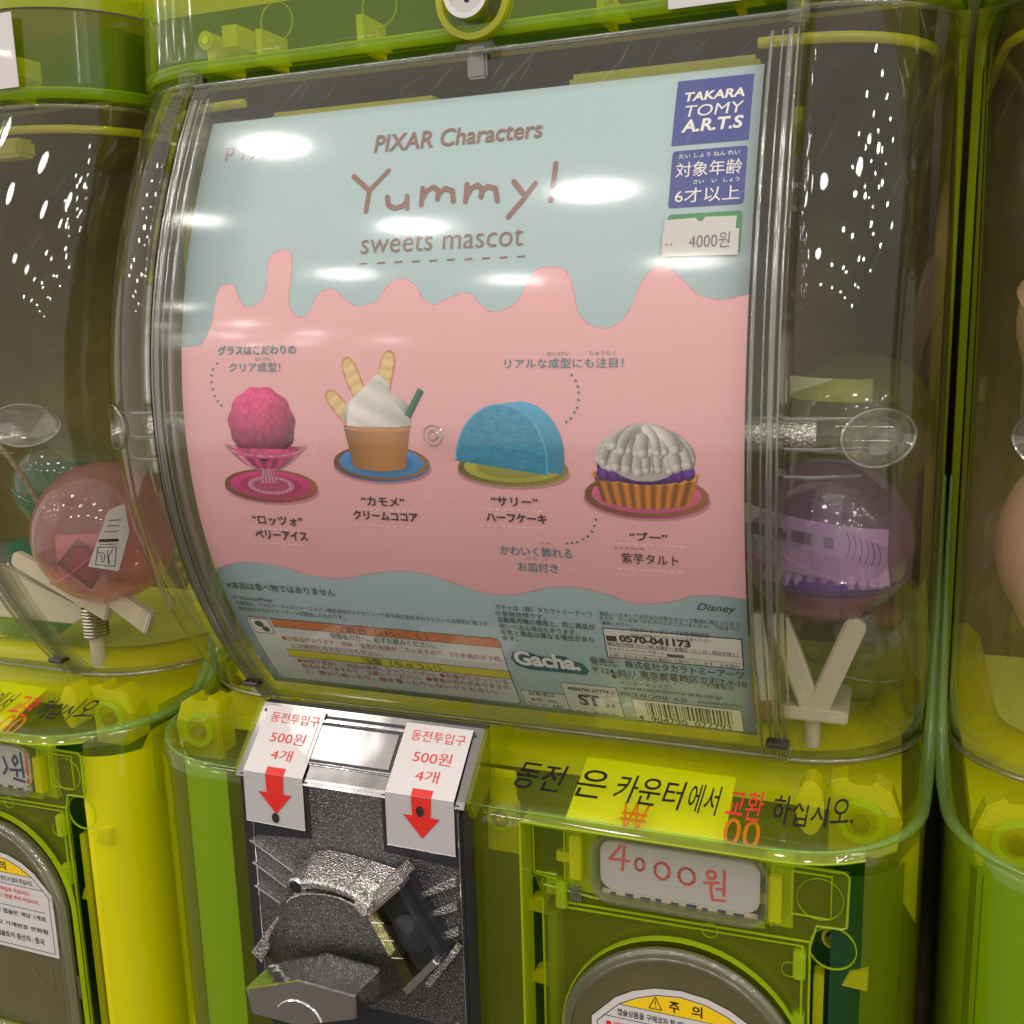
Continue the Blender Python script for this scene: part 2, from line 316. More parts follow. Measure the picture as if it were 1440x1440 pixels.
# ------------------------------------------------------------ measured layout of the print (millimetres on the sheet)
PTXT=[
  ('PIXAR Characters', -36.6, 126.2, 75.7, 7.6, 'brown', 0.03),
  ('sweets mascot', -36.5, 83.5, 72.4, 6.6, 'brown', 0),
  ('P I X A R', -113.3, 128.5, 41.6, 6.0, 'brown', -0.01),
  ('TAKARA', 95.8, 135.0, 22.9, 3.6, 'white', 0.06),
  ('TOMY', 96.5, 128.8, 22.3, 4.5, 'white', 0.07),
  ('A.R.T.S', 95.7, 122.8, 23.2, 5.0, 'white', 0.06),
  ('たい しょう ねん れい', 95.9, 112.8, 22.8, 1.7, 'white', 0.01),
  ('対象年齢', 95.1, 105.6, 24.8, 5.7, 'white', 0.03),
  ('さい    い   しょう', 102.1, 102.8, 17.1, 1.6, 'white', 0.01),
  ('6才以上', 95.6, 95.9, 24.1, 5.6, 'white', 0.03),
  ('グラスはこだわりの', -105.4, 42.6, 40.1, 4.1, 'teal', 0.02),
  ('せいけい', -86.1, 39.9, 9.4, 1.6, 'teal', 0),
  ('クリア成型！', -99.5, 35.2, 26.4, 4.1, 'teal', 0.02),
  ('せいけい', 48.2, 40.5, 9.6, 1.6, 'teal', 0),
  ('ちゅうもく', 65.5, 40.5, 10.4, 1.6, 'teal', 0),
  ('リアルな成型にも注目！', 30.7, 35.7, 48.4, 3.9, 'teal', 0.02),
  ('“ロッツォ”', -95.9, -34.0, 26.4, 4.6, 'ink', 0.02),
  ('ベリーアイス', -96.2, -41.1, 27.6, 4.7, 'ink', 0.03),
  ('“カモメ”', -37.9, -22.5, 20.7, 4.2, 'ink', 0.02),
  ('クリームココア', -42.9, -29.1, 31.1, 4.3, 'ink', 0.03),
  ('“サリー”', 22.7, -20.1, 20.2, 4.0, 'ink', 0.02),
  ('ハーフケーキ', 19.7, -27.2, 26.5, 4.1, 'ink', 0.03),
  ('かざ', 42.4, -37.0, 4.4, 1.5, 'teal', 0),
  ('かわいく飾れる', 24.2, -42.0, 31.3, 4.6, 'teal', 0.02),
  ('さら  つ', 35.6, -44.4, 9.1, 1.7, 'teal', 0),
  ('お皿付き', 31.2, -49.0, 17.6, 4.4, 'teal', 0.02),
  ('“ブー”', 80.2, -32.3, 15.1, 3.7, 'ink', 0.02),
  ('むらさきいも', 73.7, -37.3, 12.2, 1.5, 'ink', 0),
  ('紫芋タルト', 76.2, -42.5, 23.1, 4.7, 'ink', 0.03),
  ('※本品は食べ物ではありません', -121.7, -69.1, 59.6, 4.1, 'ink', 0),
  ('© Disney/Pixar', -121.0, -75.8, 22.7, 2.7, 'ink', 0),
  ('本製品は、ウォルト・ディズニー・ジャパン株式会社のライセンシーである株式会社タカラトミーとの契約に基づき', -120.5, -78.6, 131.9, 2.6, 'ink', 0),
  ('株式会社タカラトミーアーツが製造したものです。', -120.6, -82.0, 59.0, 2.6, 'ink', 0),
  ('警告（けいこく）', -63.6, -88.8, 43.0, 4.3, 'ink', 0.03),
  ('保護者の方へ、必ずお読みください。', -74.1, -94.4, 55.5, 3.7, 'ink', 0.02),
  ('●小部品があります。誤飲・窒息の危険がございますので、3才未満のお子様', -103.1, -98.7, 116.0, 3.3, 'orange', 0.01),
  ('には絶対に与えないでください。', -99.6, -103.2, 50.6, 3.4, 'orange', 0.01),
  ('注意（ちゅうい）', -62.3, -109.1, 42.1, 4.9, 'ink', 0.03),
  ('●破損や変形した商品は使用しないでください。●先端がとがっている', -101.2, -113.1, 113.7, 3.1, 'red', 0.01),
  ('部品がありますので、注意してください。●窒息の恐れがありますの', -100.3, -116.7, 112.5, 3.2, 'red', 0.01),
  ('で、頭から被ったり、顔を覆ったりしないでください。', -101.2, -120.8, 105.8, 3.3, 'red', 0.01),
  ('ガチャは（株）タカラトミーアーツ', 17.2, -69.2, 43.8, 3.0, 'ink', 0.01),
  ('の登録商標です。', 16.6, -72.3, 23.0, 2.6, 'ink', 0.01),
  ('自動販売機の構造上、同じ商品が', 17.2, -75.8, 44.1, 3.1, 'ink', 0.01),
  ('続いて出る場合もあります。', 17.1, -79.2, 35.8, 2.8, 'ink', 0.01),
  ('写真と商品は異なる場合があり', 16.9, -82.7, 42.7, 3.2, 'ink', 0.01),
  ('ます。', 17.0, -85.7, 7.4, 2.8, 'ink', 0.01),
  ('Gacha.', 19.9, -99.4, 31.0, 8.6, 'white', 0.04),
  ('発売元：株式会社タカラトミーアーツ', 55.9, -95.1, 66.4, 4.6, 'ink', 0.01),
  ('〒124-8511 東京都葛飾区立石7-9-10', 55.9, -99.9, 67.2, 4.2, 'ink', 0),
  ('●たのしいタカラトミーアーツの情報は', 64.5, -102.2, 53.1, 3.0, 'ink', 0),
  ('インターネットで！', 67.5, -105.4, 23.3, 2.7, 'ink', 0),
  ('www.takaratomy-arts.co.jp', 68.2, -108.9, 43.7, 3.2, 'ink', 0),
  ('MADE IN CHINA   A-24', 66.8, -112.6, 29.6, 2.8, 'ink', 0),
  ('4904790077793', 100.8, -112.3, 19.0, 1.8, 'ink', 0),
  ('製品につきましては万全の注意をはらって製造に当たっており', 64.2, -68.0, 57.6, 2.1, 'ink', 0),
  ('ますが、万一お気づきの点などがございましたら、下記までご', 63.9, -70.2, 58.1, 2.0, 'ink', 0),
  ('連絡ください。', 64.5, -72.5, 12.9, 2.0, 'ink', 0),
  ('タカラトミーグループお客様相談室', 76.5, -75.0, 33.0, 2.4, 'ink', 0.01),
  ('おかけ間違えのないようご注意ください', 76.5, -77.1, 33.7, 1.4, 'ink', 0),
  ('0570-041173', 71.1, -80.8, 30.3, 3.8, 'ink', 0.05),
  ('電話受付時間 10～17時 月曜日～金曜日（土・日・祝日を除く）', 65.4, -83.1, 55.1, 2.0, 'ink', 0),
  ('タカラトミーアーツ サポート', 65.6, -85.9, 24.2, 1.9, 'ink', 0),
  ('お問い合わせの際はお電話にて受付いたします。日本国内', 65.4, -89.3, 55.3, 1.8, 'ink', 0),
  ('対象表示', 21.1, -118.7, 13.1, 2.5, 'ink', 0),
  ('本体：PVC', 21.0, -122.8, 13.5, 2.5, 'ink', 0),
  ('パーツ：ABS', 18.2, -126.2, 17.8, 2.6, 'ink', 0),
  ('4904790 07779 1', 41.5, -112.4, 21.5, 2.2, 'ink', 0.02),
  ('ST', 45.4, -121.7, 10.4, 7.5, 'ink', 0.12),
  ('24', 57.4, -121.3, 5.1, 2.5, 'ink', 0.02),
  ('日本玩具協会', 37.9, -127.7, 24.4, 2.1, 'ink', 0),
  ('4  904790  077793', 71.8, -128.1, 42.4, 3.7, 'ink', 0.01),
  ('Disney', 105.4, -62.7, 15.6, 4.3, 'ink', 0),
]
DRIP_TOP=[(-124.2, 46.4), (-115.7, 46.6), (-111.3, 51.2), (-108.6, 58.9), (-107.4, 68.1), (-105.5, 72.1), (-101.4, 73.2), (-98.3, 71.8), (-95.7, 66.8), (-91.3, 63.0), (-86.6, 63.5), (-82.5, 67.3), (-81.5, 72.5), (-81.9, 80.1), (-80.6, 84.6), (-76.2, 86.8), (-71.8, 86.0), (-70.0, 82.6), (-69.7, 73.5), (-70.2, 66.0), (-67.6, 60.0), (-62.9, 57.8), (-58.9, 60.6), (-56.1, 66.5), (-51.5, 69.3), (-47.3, 68.6), (-42.6, 64.9), (-37.3, 62.1), (-32.2, 61.9), (-26.7, 64.1), (-22.2, 70.3), (-17.1, 72.4), (-10.4, 69.9), (-6.1, 64.0), (-1.2, 61.3), (4.1, 63.2), (10.3, 65.5), (15.3, 64.8), (19.8, 60.4), (24.9, 57.8), (32.1, 59.3), (36.6, 63.5), (40.3, 71.6), (44.8, 74.2), (51.9, 73.9), (55.9, 70.8), (58.3, 63.9), (60.4, 56.6), (65.4, 51.9), (71.1, 50.4), (76.7, 52.2), (81.1, 57.9), (85.0, 67.3), (89.4, 72.1), (94.0, 72.7), (98.5, 69.1), (101.3, 66.7), (106.0, 62.3), (110.6, 60.4), (115.8, 59.7), (120.9, 60.6), (124.5, 61.2)]
DRIP_BOT=[(-124.4, -58.8), (-114.1, -55.1), (-103.3, -53.6), (-85.5, -55.1), (-74.0, -58.4), (-56.6, -59.0), (-44.9, -56.3), (-31.0, -53.5), (-19.3, -52.7), (-8.3, -54.4), (7.5, -59.6), (21.7, -61.3), (32.8, -59.4), (43.8, -56.1), (54.5, -55.0), (66.5, -56.8), (76.1, -60.0), (85.9, -60.6), (99.8, -57.1), (102.8, -55.5), (113.3, -54.4), (124.6, -55.1)]
STROKES=[
  [(-44.7, 116.6), (-36.0, 109.9), (-28.2, 117.8)],
  [(-36.0, 109.9), (-36.3, 101.2)],
  [(-27.0, 106.6), (-25.8, 103.0), (-22.6, 101.6), (-19.4, 102.3), (-17.7, 103.9)],
  [(-17.7, 106.3), (-17.0, 101.2)],
  [(-10.9, 109.1), (-10.6, 102.3)],
  [(-10.6, 104.6), (-8.8, 108.0), (-6.0, 109.3), (-3.6, 107.7), (-3.4, 104.2)],
  [(-3.6, 105.6), (-0.8, 108.4), (2.9, 107.2), (3.8, 102.8)],
  [(9.0, 109.4), (9.3, 102.2)],
  [(9.3, 104.2), (11.4, 107.8), (13.8, 108.8), (15.9, 106.9), (16.0, 103.8)],
  [(15.8, 105.2), (18.2, 107.9), (21.8, 106.8), (23.3, 101.8)],
  [(29.5, 109.1), (34.0, 104.0)],
  [(38.7, 107.6), (34.0, 101.1), (28.7, 95.0)],
  [(46.5, 115.0), (46.4, 105.9)],
  [(46.0, 101.2), (46.0, 100.6)],
]
DASH=[(-36.7, 79.3, 3.7), (-28.4, 79.3, 3.7), (-20.2, 79.3, 3.6), (-12.2, 79.2, 3.6), (-4.3, 79.2, 3.5), (3.6, 79.2, 3.4), (11.3, 79.1, 3.4), (18.9, 79.1, 3.4), (26.5, 79.1, 3.3), (33.9, 79.1, 3.3)]
DOTS=[(-105.8, 39.0), (-108.1, 36.6), (-108.9, 33.8), (-109.0, 30.9), (-108.4, 27.8), (-107.4, 24.7), (-106.0, 22.5), (-104.3, 20.6), (58.5, 33.1), (60.2, 30.9), (61.1, 28.7), (61.4, 26.3), (61.4, 23.5), (60.8, 20.5), (59.7, 18.6), (58.2, 16.3), (56.4, 14.9), (66.8, -24.2), (66.0, -26.9), (64.9, -29.4), (63.0, -31.6), (60.8, -33.0), (58.3, -34.4), (56.1, -34.8), (54.0, -35.2)]
WDASH=[(-98.2, -36.3), (-98.6, -43.5), (-40.6, -24.5), (-43.0, -31.9), (18.1, -22.0), (16.6, -29.3), (75.4, -34.3), (74.0, -45.4)]
LOGO1=[(92.5, 143.6), (121.0, 142.9), (121.5, 118.2), (93.4, 118.1)]
LOGO2=[(93.4, 115.9), (121.4, 115.5), (121.3, 94.7), (93.3, 94.4)]
LOGO3=[(93.5, 91.9), (121.2, 91.8), (121.2, 76.1), (93.5, 76.1)]
PRICE1=[(92.5, 90.1), (119.3, 90.1), (118.9, 83.2), (92.3, 82.8)]
PRICE2=[(92.0, 85.9), (120.4, 85.4), (120.4, 75.9), (92.1, 76.4)]
WARN=[(-119.0, -85.2), (14.9, -82.8), (14.9, -127.4), (-118.6, -131.9)]
ECO=[(-117.3, -85.9), (-105.3, -85.7), (-105.2, -94.4), (-116.7, -95.2)]
ORANGE=[(-104.5, -84.7), (14.9, -82.8), (15.7, -88.3), (-104.9, -90.4)]
WHITE1=[(-104.7, -90.8), (15.6, -88.7), (15.4, -102.6), (-104.0, -103.9)]
YEL=[(-104.2, -104.4), (15.3, -103.1), (14.7, -109.0), (-104.1, -109.2)]
WHITE2=[(-104.4, -109.7), (14.6, -109.5), (14.5, -126.4), (-101.1, -125.5)]
BOX=[(64.3, -74.1), (122.4, -74.0), (122.6, -90.0), (64.8, -89.6)]
LB1=[(17.3, -116.1), (39.4, -115.7), (37.9, -126.7), (17.6, -125.9)]
ST=[(40.6, -107.7), (65.4, -108.3), (64.0, -126.9), (39.1, -127.5)]
BAR=[(70.9, -113.8), (119.7, -113.5), (119.3, -127.2), (71.0, -128.7)]
GACHA=[(19.8, -91.1), (54.4, -90.4), (52.5, -100.5), (17.8, -101.4)]
SHOP=[(90.8, -85.0), (98.0, -85.0), (97.9, -86.5), (91.2, -86.5)]
ic=[(64.7, -77.7), (70.3, -77.9), (70.5, -80.8), (65.2, -80.6)]

# ------------------------------------------------------------ machine geometry (metres; machine centre at x=0, front towards -y)
XH, RC, PITCH = .195, .058, .40
def fz(z): return (((-.271643524*z-1.924006)*z+2.50637066)*z-.0623763113)*z+.00033835     # vertical bow of the front window
def corner(x):                                                                              # how far the rounded corner falls back
    a = min(max(abs(x)-(XH-RC), 0), RC); return RC-math.sqrt(RC*RC-a*a)
def half_outline(yf, s, x_in, yb, n=10, xh=XH, rc=RC):
    """from the inner front point round the corner to the back of one side"""
    p = [(s*x_in, yf)]
    for k in range(n+1):
        t = math.radians(90*k/n); p.append((s*(xh-rc+rc*math.sin(t)), yf+rc-rc*math.cos(t)))
    return p+[(s*xh, yf+rc+(yb-yf-rc)*q) for q in (.33, .66, 1)]
def outline(yf, yb, xh=XH, rc=RC):
    L_ = half_outline(yf, -1, xh-rc-.002, yb, 10, xh, rc)[::-1]; R_ = half_outline(yf, 1, xh-rc-.002, yb, 10, xh, rc)
    return L_+[((xh-rc-.002)*q, yf) for q in (-.6, -.2, .2074, .6)]+R_
OFF = {}
_link = link
def link(name, me, parent=None, mat=None):
    o = _link(name, me, parent, mat)
    if parent is not None and parent.name in OFF: o.location = OFF[parent.name]
    return o
def root(name, label, cat, group, base):
    t = thing(name, label, cat, group, base); OFF[t.name] = (-base[0], -base[1], -base[2]); return t
def sub(parent, name, x0):          # parts of a machine are modelled round x=0 and slid to their machine
    pass

ZT, ZB = .1715, -.1425
SLOPE = .017/.046
def lipfn(x, v, off):               # x, v in mm; v measured down the slope
    c_ = math.cos(math.atan(SLOPE)); s_ = math.sin(math.atan(SLOPE)); v = v/1000; x = x/1000
    return (x, .058-v*c_+corner(x)-off/1000*s_, -.143-v*s_+off/1000*c_)
def plane(y):
    return lambda x, z, off: (x/1000, y-off/1000, z/1000)
def facet(o, x0):
    return o

def machine(x0, label, kind):
    t = root('capsule_machine', label, 'capsule machine', 'capsule machines side by side', (x0, .16, -.45))
    OFF[t.name] = (0, -.16, .45)
    # -- lower housing: rim slope, rounded shoulder and front as one bent sheet
    rows = []
    for z, y, xh in [(-.143, .058, XH), (-.1475, .046, XH), (-.1525, .032, XH), (-.1575, .0185, XH), (-.1605, .0125, XH+.001), (-.1635, .0102, XH+.0015),
                     (-.168, .0095, XH+.0015), (-.22, .0095, XH+.0015), (-.30, .0095, XH+.0015), (-.45, .0095, XH+.0015)]:
        rows.append([(x, y_, z) for x, y_ in outline(y, .30, xh)])
    n_ = len(rows[0]); fs = []
    for i in range(len(rows)-1):                     # the front is open where the recessed capsule door sits
        for j in range(n_-1):
            q = [rows[i][j], rows[i][j+1], rows[i+1][j+1], rows[i+1][j]]; cx = sum(p[0] for p in q)/4
            if .028 < cx < .171 and max(p[1] for p in q) < .045 and q[0][2] < -.163: continue
            fs.append((i*n_+j, i*n_+j+1, (i+1)*n_+j+1, (i+1)*n_+j))
    hs = mesh('housing', [p for r in rows for p in r], fs, 'lime_shell', t, True)
    top = [(x, y) for x, y in outline(.0102, .30, XH+.0015) if x > .027 and y < .024][:8]
    loft('reveal', [[(x, y+.0004, -.1637) for x, y in top], [(x, y+.013, -.1650) for x, y in top]], 'lime_edge', hs)
    loft('reveal', [[(.028, .0098, z), (.0283, .0240, z)] for z in (-.1637, -.45)], 'lime_edge', hs)
    tube('bead', [(x, y, -.1639) for x, y in top], .0006, 'lime_edge', hs); tube('bead', [(.028, .0097, -.1637), (.028, .0097, -.45)], .0006, 'lime_edge', hs)
    for s in (-1, 1):               # thick moulded rim that climbs the corner
        h = half_outline(.0125, s, .142, .30)
        pts = [(x, y+.0005, -.1605) for x, y in h[:12]]+[(s*.1965, .088, -.1560), (s*.1975, .102, -.1400), (s*.198, .110, -.1150), (s*.1985, .1135, -.0700), (s*.1985, .1145, -.0200)]
        n_ = len(pts); tube('rim', pts, [.0008+.0024*min(1, max(0, i-4)/7)*min(1, (n_-1-i)/3.5) for i in range(n_)], 'rim_green', t)
    tube('rim', [(x, .0122, -.1602) for x in (-.137, -.06, .0, .06, .137)], .0006, 'rim_green', t)
    # -- inside the housing
    box('inner_chassis', -.186, .186, .046, .29, -.45, -.172, 'chassis_green', t, .004)
    lf = 'wall_yellow' if kind == 'left' else 'liner_green'
    loft('liner', [[(x, y, z) for x, y in half_outline(.030, 1, .168, .29, 8, .190, .03)][1:] for z in (-.45, -.177)], lf, t)
    loft('liner', [[(x, y, z) for x, y in half_outline(.022, -1, .139, .29, 8, .191, .055)][1:] for z in (-.45, -.168)], 'liner_lime', t)
    box('deck', -.186, .186, .066, .29, -.166, -.158, 'deck_olive', t)
    # -- upper frame: back wall, side walls, flange round the dome
    for s in (-1, 1):
        loft('side_wall', [[(s*.1945, .118, z), (s*.1945, .30, z)] for z in (-.143, .171)], 'wall_olive', t)
        rr = []
        for z, e in [(-.143, .0), (-.10, .0), (.10, .0), (.150, .001), (.163, .006), (.1715, .018)]:
            rr.append([(s*(.1955-e*.2), .112-e, z), (s*.1985, .116-e, z), (s*.1985, .30, z)])
        loft('flange', rr, 'lime_edge', t, False)
    box('back_wall', -.19, .19, .285, .292, -.158, .178, 'backdrop', t)
    # -- clear dome: two wrap-round sides and the bowed door between them
    for s in (-1, 1):
        rows = [[(x, y, z) for x, y in half_outline(fz(z)-.004, s, .139, .125)] for z in np.linspace(ZB, ZT, 30)]
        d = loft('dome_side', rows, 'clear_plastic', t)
        tube('rim', [(x, y, ZB) for x, y in half_outline(fz(ZB)-.0035, s, .139, .125)], .0016, 'clear_edge', d)
        tube('rim', [(x, y, ZT-.003) for x, y in half_outline(fz(ZT)-.0035, s, .139, .125)], .0011, 'clear_edge', d)
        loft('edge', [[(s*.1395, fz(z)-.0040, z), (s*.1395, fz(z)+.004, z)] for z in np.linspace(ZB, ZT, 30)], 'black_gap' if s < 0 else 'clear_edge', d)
    zs = np.linspace(ZB+.001, ZT-.006, 44)
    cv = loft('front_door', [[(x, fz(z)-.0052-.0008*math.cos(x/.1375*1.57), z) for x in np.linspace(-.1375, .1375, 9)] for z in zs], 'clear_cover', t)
    for s in (-1, 1):
        for k, (xx, dp) in enumerate(((.1372, .0075), (.1345, .006), (.1315, .006), (.1275, .0045))):
            loft('rib', [[(s*xx, fz(z)-.0050, z), (s*(xx-.0002), fz(z)-.0050+dp, z)] for z in zs], 'clear_edge', cv)
            tube('bead', [(s*xx, fz(z)-.0052, z) for z in zs[::2]], (.0005, .0013, .0004, .0008)[k], 'clear_edge', cv, 8)
        # small clip and pivot on each side of the door
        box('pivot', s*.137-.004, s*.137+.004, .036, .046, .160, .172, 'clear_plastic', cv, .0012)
        box('pivot', s*.1345-.005, s*.1345+.005, .045, .052, -.131, -.1285, 'brushed', cv, .0006)
    tube('bead', [(x, fz(ZB)-.0055, ZB+.0015) for x in np.linspace(-.1375, .1375, 5)], .0012, 'clear_edge', cv)
    tube('bead', [(x, fz(ZT-.006)-.0055, ZT-.006) for x in np.linspace(-.1375, .1375, 5)], .0010, 'clear_edge', cv)
    tube('nub', [(.0014+.0042*math.cos(a), fz(.0093)-.0062, .0093+.0042*math.sin(a)) for a in np.linspace(0, 6.2832, 21)], .0005, 'clear_edge', cv, 6)
    tube('nub', [(.0014+.0020*math.cos(a), fz(.0093)-.0062, .0093+.0020*math.sin(a)) for a in np.linspace(0, 6.2832, 15)], .0007, 'clear_edge', cv, 6)
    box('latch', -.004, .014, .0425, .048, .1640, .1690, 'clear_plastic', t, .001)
    tubes('latch_bar', [[(-.017, .0455, .1665), (.024, .0455, .1665)]], .0005, 'chrome', t)
    box('latch_tongue', .0005, .0095, .045, .052, .155, .168, 'brushed', t, .001)
    # -- push-rod through the dome, at window height
    if kind != 'right' or True:
        for zz, r_ in ((.0105, .0060),):
            tube('rod', [(x, .0165, zz-.0006) for x in np.linspace(-.176, .176, 8)], r_, 'clear_plastic', t, 14)
        for s in (-1, 1):
            bm = bmesh.new(); n = 26; ra, rb = [], []
            for k in range(n):
                a = 2*math.pi*k/n; x = s*(.1715+.0125*math.cos(a)); z = .0095+.0105*math.sin(a)
                ra.append(bm.verts.new((x, fz(z)-.0048+corner(x), z)))
                x2 = s*(.1715+.0085*math.cos(a)); z2 = .0095+.0070*math.sin(a)
                rb.append(bm.verts.new((x2, fz(z)-.0048+corner(x2)+.006, z2)))
            for k in range(n): bm.faces.new((ra[k], ra[(k+1) % n], rb[(k+1) % n], rb[k]))
            bm.faces.new(rb)
            from_bm('rod_socket', bm, 'clear_edge', t, True)
            tube('socket_ring', [(s*(.1715+.0125*math.cos(a)), fz(.01)-.0049+corner(.1715+.0125*math.cos(a)), .0095+.0105*math.sin(a)) for a in np.linspace(0, 2*math.pi, 27)], .0005, 'clear_edge', t, 6)
            tubes('channel_edge', [[(s*x, fz(zc)-.0035, zc) for x in (.1395, .1450, .150)] + [(s*.166, fz(zc)-.0035+corner(.166), zc)] for zc in (.0168, .0060, -.0042)], .0007, 'clear_edge', t)
            tube('sleeve', [(s*x, .010, .0095) for x in (.124, .150)], .0058, 'hammered_chrome', t, 20)
            tubes('sleeve_edge', [[(s*x, .0120, .0095+.0062*sg) for x in (.122, .165)] for sg in (1, -1)], .0007, 'clear_edge', t)
    # -- yellow floor ring inside the dome, cream turntable
    for s in (-1, 1):
        rows = []
        for z, e in ((-.1415, .004), (-.136, .009), (-.134, .017), (-.141, .024)):
            rows.append([(x, y, z) for x, y in half_outline(.066+e, s, .02, .27, 10, XH-e, RC)])
        loft('floor_ring', rows, 'yellow_part', t)
    box('ledge', -.12, -.03, .078, .092, .148, .158, 'yellow_part', t, .002)
    box('ledge', .035, .118, .078, .092, .150, .160, 'yellow_part', t, .002)
    for s in (-1, 1):
        tube('upper_ring', [(x, y, .159) for x, y in half_outline(.058, s, .12, .27, 10, XH-.008, RC)], .0022, 'yellow_part', t)
    # -- lid with bosses, ribs and key lock
    rows = []
    for z, y, xh, r in [(.1712, .0530, XH-.004, RC-.004), (.1712, .0475, XH+.0015, RC), (.1735, .0460, XH+.0025, RC), (.1790, .0462, XH+.0022, RC), (.200, .0475, XH+.002, RC), (.2140, .0480, XH+.002, RC)]:
        rows.append([(x, y_, z) for x, y_ in outline(y, .30, xh, r)])
    lid = loft('lid', rows, 'lime_lid', t)
    o = outline(.0468, .30, XH+.0018, RC)
    loft('band', [[(x*.998, y+.001, z) for x, y in o] for z in (.1716, .1762)], 'lime_edge', lid)
    tube('bead', [(x, y+.0006, .1765) for x, y in o], .0006, 'lime_edge', lid, 6)
    loft('top_band', [[(x, y-.0015, z) for x, y in outline(.0485, .30, XH+.004, RC)] for z in (.2145, .222)], 'lime_edge', t)
    loft('upper_housing', [[(x, y, z) for x, y in outline(.047, .30, XH+.002, RC)] for z in (.222, .30)], 'yellow_part', t)
    box('inner_box', -.186, .186, .085, .28, .176, .21, 'chassis_green', lid)
    box('inner_floor', -.186, .186, .085, .28, .1725, .1745, 'backdrop', lid)
    for x in (-.1045, -.052, .058, .112):
        box('rib', x-.0016, x+.0016, .050, .072, .1735, .1885, 'yellow_part', lid)
        prism('gusset', [(x+.002, .1735), (x+.0105, .1735), (x+.002, .1860)], .060, .0612, 'yellow_part', lid)
        ringpr('mark', circle(x+.018-.008, .1905, .0085, 24), circle(x+.018-.008, .1905, .0082, 24), .0500, .0508, 'lime_edge', lid)
    for x in (-.1335, .1335):
        tube('boss', [(x, .050, .1868), (x, .080, .1868)], .0042, 'yellow_part', lid, 16)
        tube('screw', [(x, .0496, .1868), (x, .054, .1868)], .0018, 'steel', lid, 10)
        box('boss_web', x-.001, x+.004, .052, .075, .174, .1840, 'yellow_part', lid)
        box('boss_web', x+.006, x+.014, .055, .070, .184, .1935, 'yellow_part', lid)
    box('catch', -.040, .040, .048, .056, .1752, .1772, 'yellow_part', lid)
    lk = tube('lock', [(.0044, .038, .1868), (.0044, .052, .1868)], .0092, 'steel', t, 32)
    ringpr('collar', circle(.0044, .1868, .0098, 32), circle(.0044, .1868, .0078, 32), .0365, .040, 'chrome', lk)
    ringpr('surround', circle(.0044, .1868, .0165, 32), circle(.0044, .1868, .0138, 32), .0435, .050, 'yellow_part', lk)
    prism('keyhole', circle(.0044, .1880, .0022, 12), .0372, .0385, 'black_gap', lk)
    box('keyhole', .0036, .0052, .0371, .0385, .1835, .188, 'black_gap', lk)
    if kind == 'main':
        st = prism('sticker', [(.0868, .1722), (.1262, .1722), (.1262, .205), (.0868, .205)], .0448, .0452, 'label_white', t)
        prism('print_block', [(.106, .1745), (.1165, .1745), (.1165, .182), (.106, .182)], .0446, .0447, 'ink_blue_logo', st)
    if kind == 'left':
        prism('sticker', [(.0868, .1762), (.1562, .1762), (.1562, .2115), (.0868, .2115)], .0448, .0452, 'label_white', t)
    # -- printed notice on the sloping rim
    for s, a, b, m in [('동전', 18.5, 42, 'ink_black'), ('은', 48, 62, 'ink_black'), ('카운터', 66, 97, 'ink_black'), ('에서', 99, 112.5, 'ink_black'), ('교환', 115.5, 131, 'ink_sign_red'), ('하십시오.', 135, 167, 'ink_black')]:
        v, f = glyphs(s, .006, .12)
        lo, hi = v.min(0), v.max(0)
        P_ = [lipfn(a+(p[0]-lo[0])/(hi[0]-lo[0])*(b-a), 36-(p[1]-lo[1])/(hi[1]-lo[1])*17, .35) for p in v]
        mesh('lettering', P_, f, m, t)
    # white price roll paper just under the rim slope
    def under(x, v, off): p = lipfn(x, v, 0); return (p[0], p[1]+.007, p[2]-.005+off/1000)
    pr = mesh('price_roll', [under(46, 9, 0), under(116, 10, 0), under(116, 49, 0), under(46, 49, 0)], [(0, 1, 2, 3)], 'paper_yellow', t)
    for s, a, b in (('₩', 71.5, 83), ('00', 116, 131)):
        v, f = glyphs(s, .0); lo, hi = v.min(0), v.max(0)
        P_ = [(lambda p: (p[0], p[1]+.003, p[2]-.001))(lipfn(a+(p[0]-lo[0])/(hi[0]-lo[0])*(b-a), 51-(p[1]-lo[1])/(hi[1]-lo[1])*15, 0)) for p in v]
        mesh('lettering', P_, f, 'ink_coral', pr)
    # -- moulded yellow brackets and screws behind the shell
    def bracket(x, z, y, s=1):
        q = [(-.014, .017), (-.007, .019), (-.005, .0155), (.004, .0155), (.006, .018), (.013, .014), (.018, .001), (.016, -.012), (.0, -.021), (-.0145, -.018)]
        b_ = prism('bracket', [(x+s*a*.92, z+c) for a, c in q], y, y+.012, 'yellow_part', t, .001)
        ringpr('ring', circle(x, z+.001, .0098, 24), circle(x, z+.001, .0070, 24), y-.003, y-.0005, 'lime_edge', b_)
        tube('screw', [(x, y-.004, z), (x, y+.002, z)], .0036, 'steel', b_, 14)
    bracket(.170, -.160, .047); bracket(-.170, -.160, .047, -1)
    prism('foot', [(.186, -.178), (.1935, -.166), (.1935, -.205), (.188, -.196)], .05, .09, 'yellow_part', t)
    sp = prism('oval_boss', [(.1495+.0058*math.cos(a), -.1525+.0125*math.sin(a)) for a in np.linspace(0, 2*math.pi, 24)[:-1]], .037, .05, 'yellow_part', t, .001)
    b_ = prism('bracket', [(.0035, -.190), (.0215, -.190), (.0215, -.183), (.0195, -.176), (.0195, -.168), (.0165, -.1625), (.0105, -.1625), (.0065, -.167), (.0055, -.176), (.0035, -.183)], .026, .034, 'yellow_part', t, .001)
    box('plate', .006, .0195, .029, .0305, -.166, -.150, 'yellow_part', t, .0005)
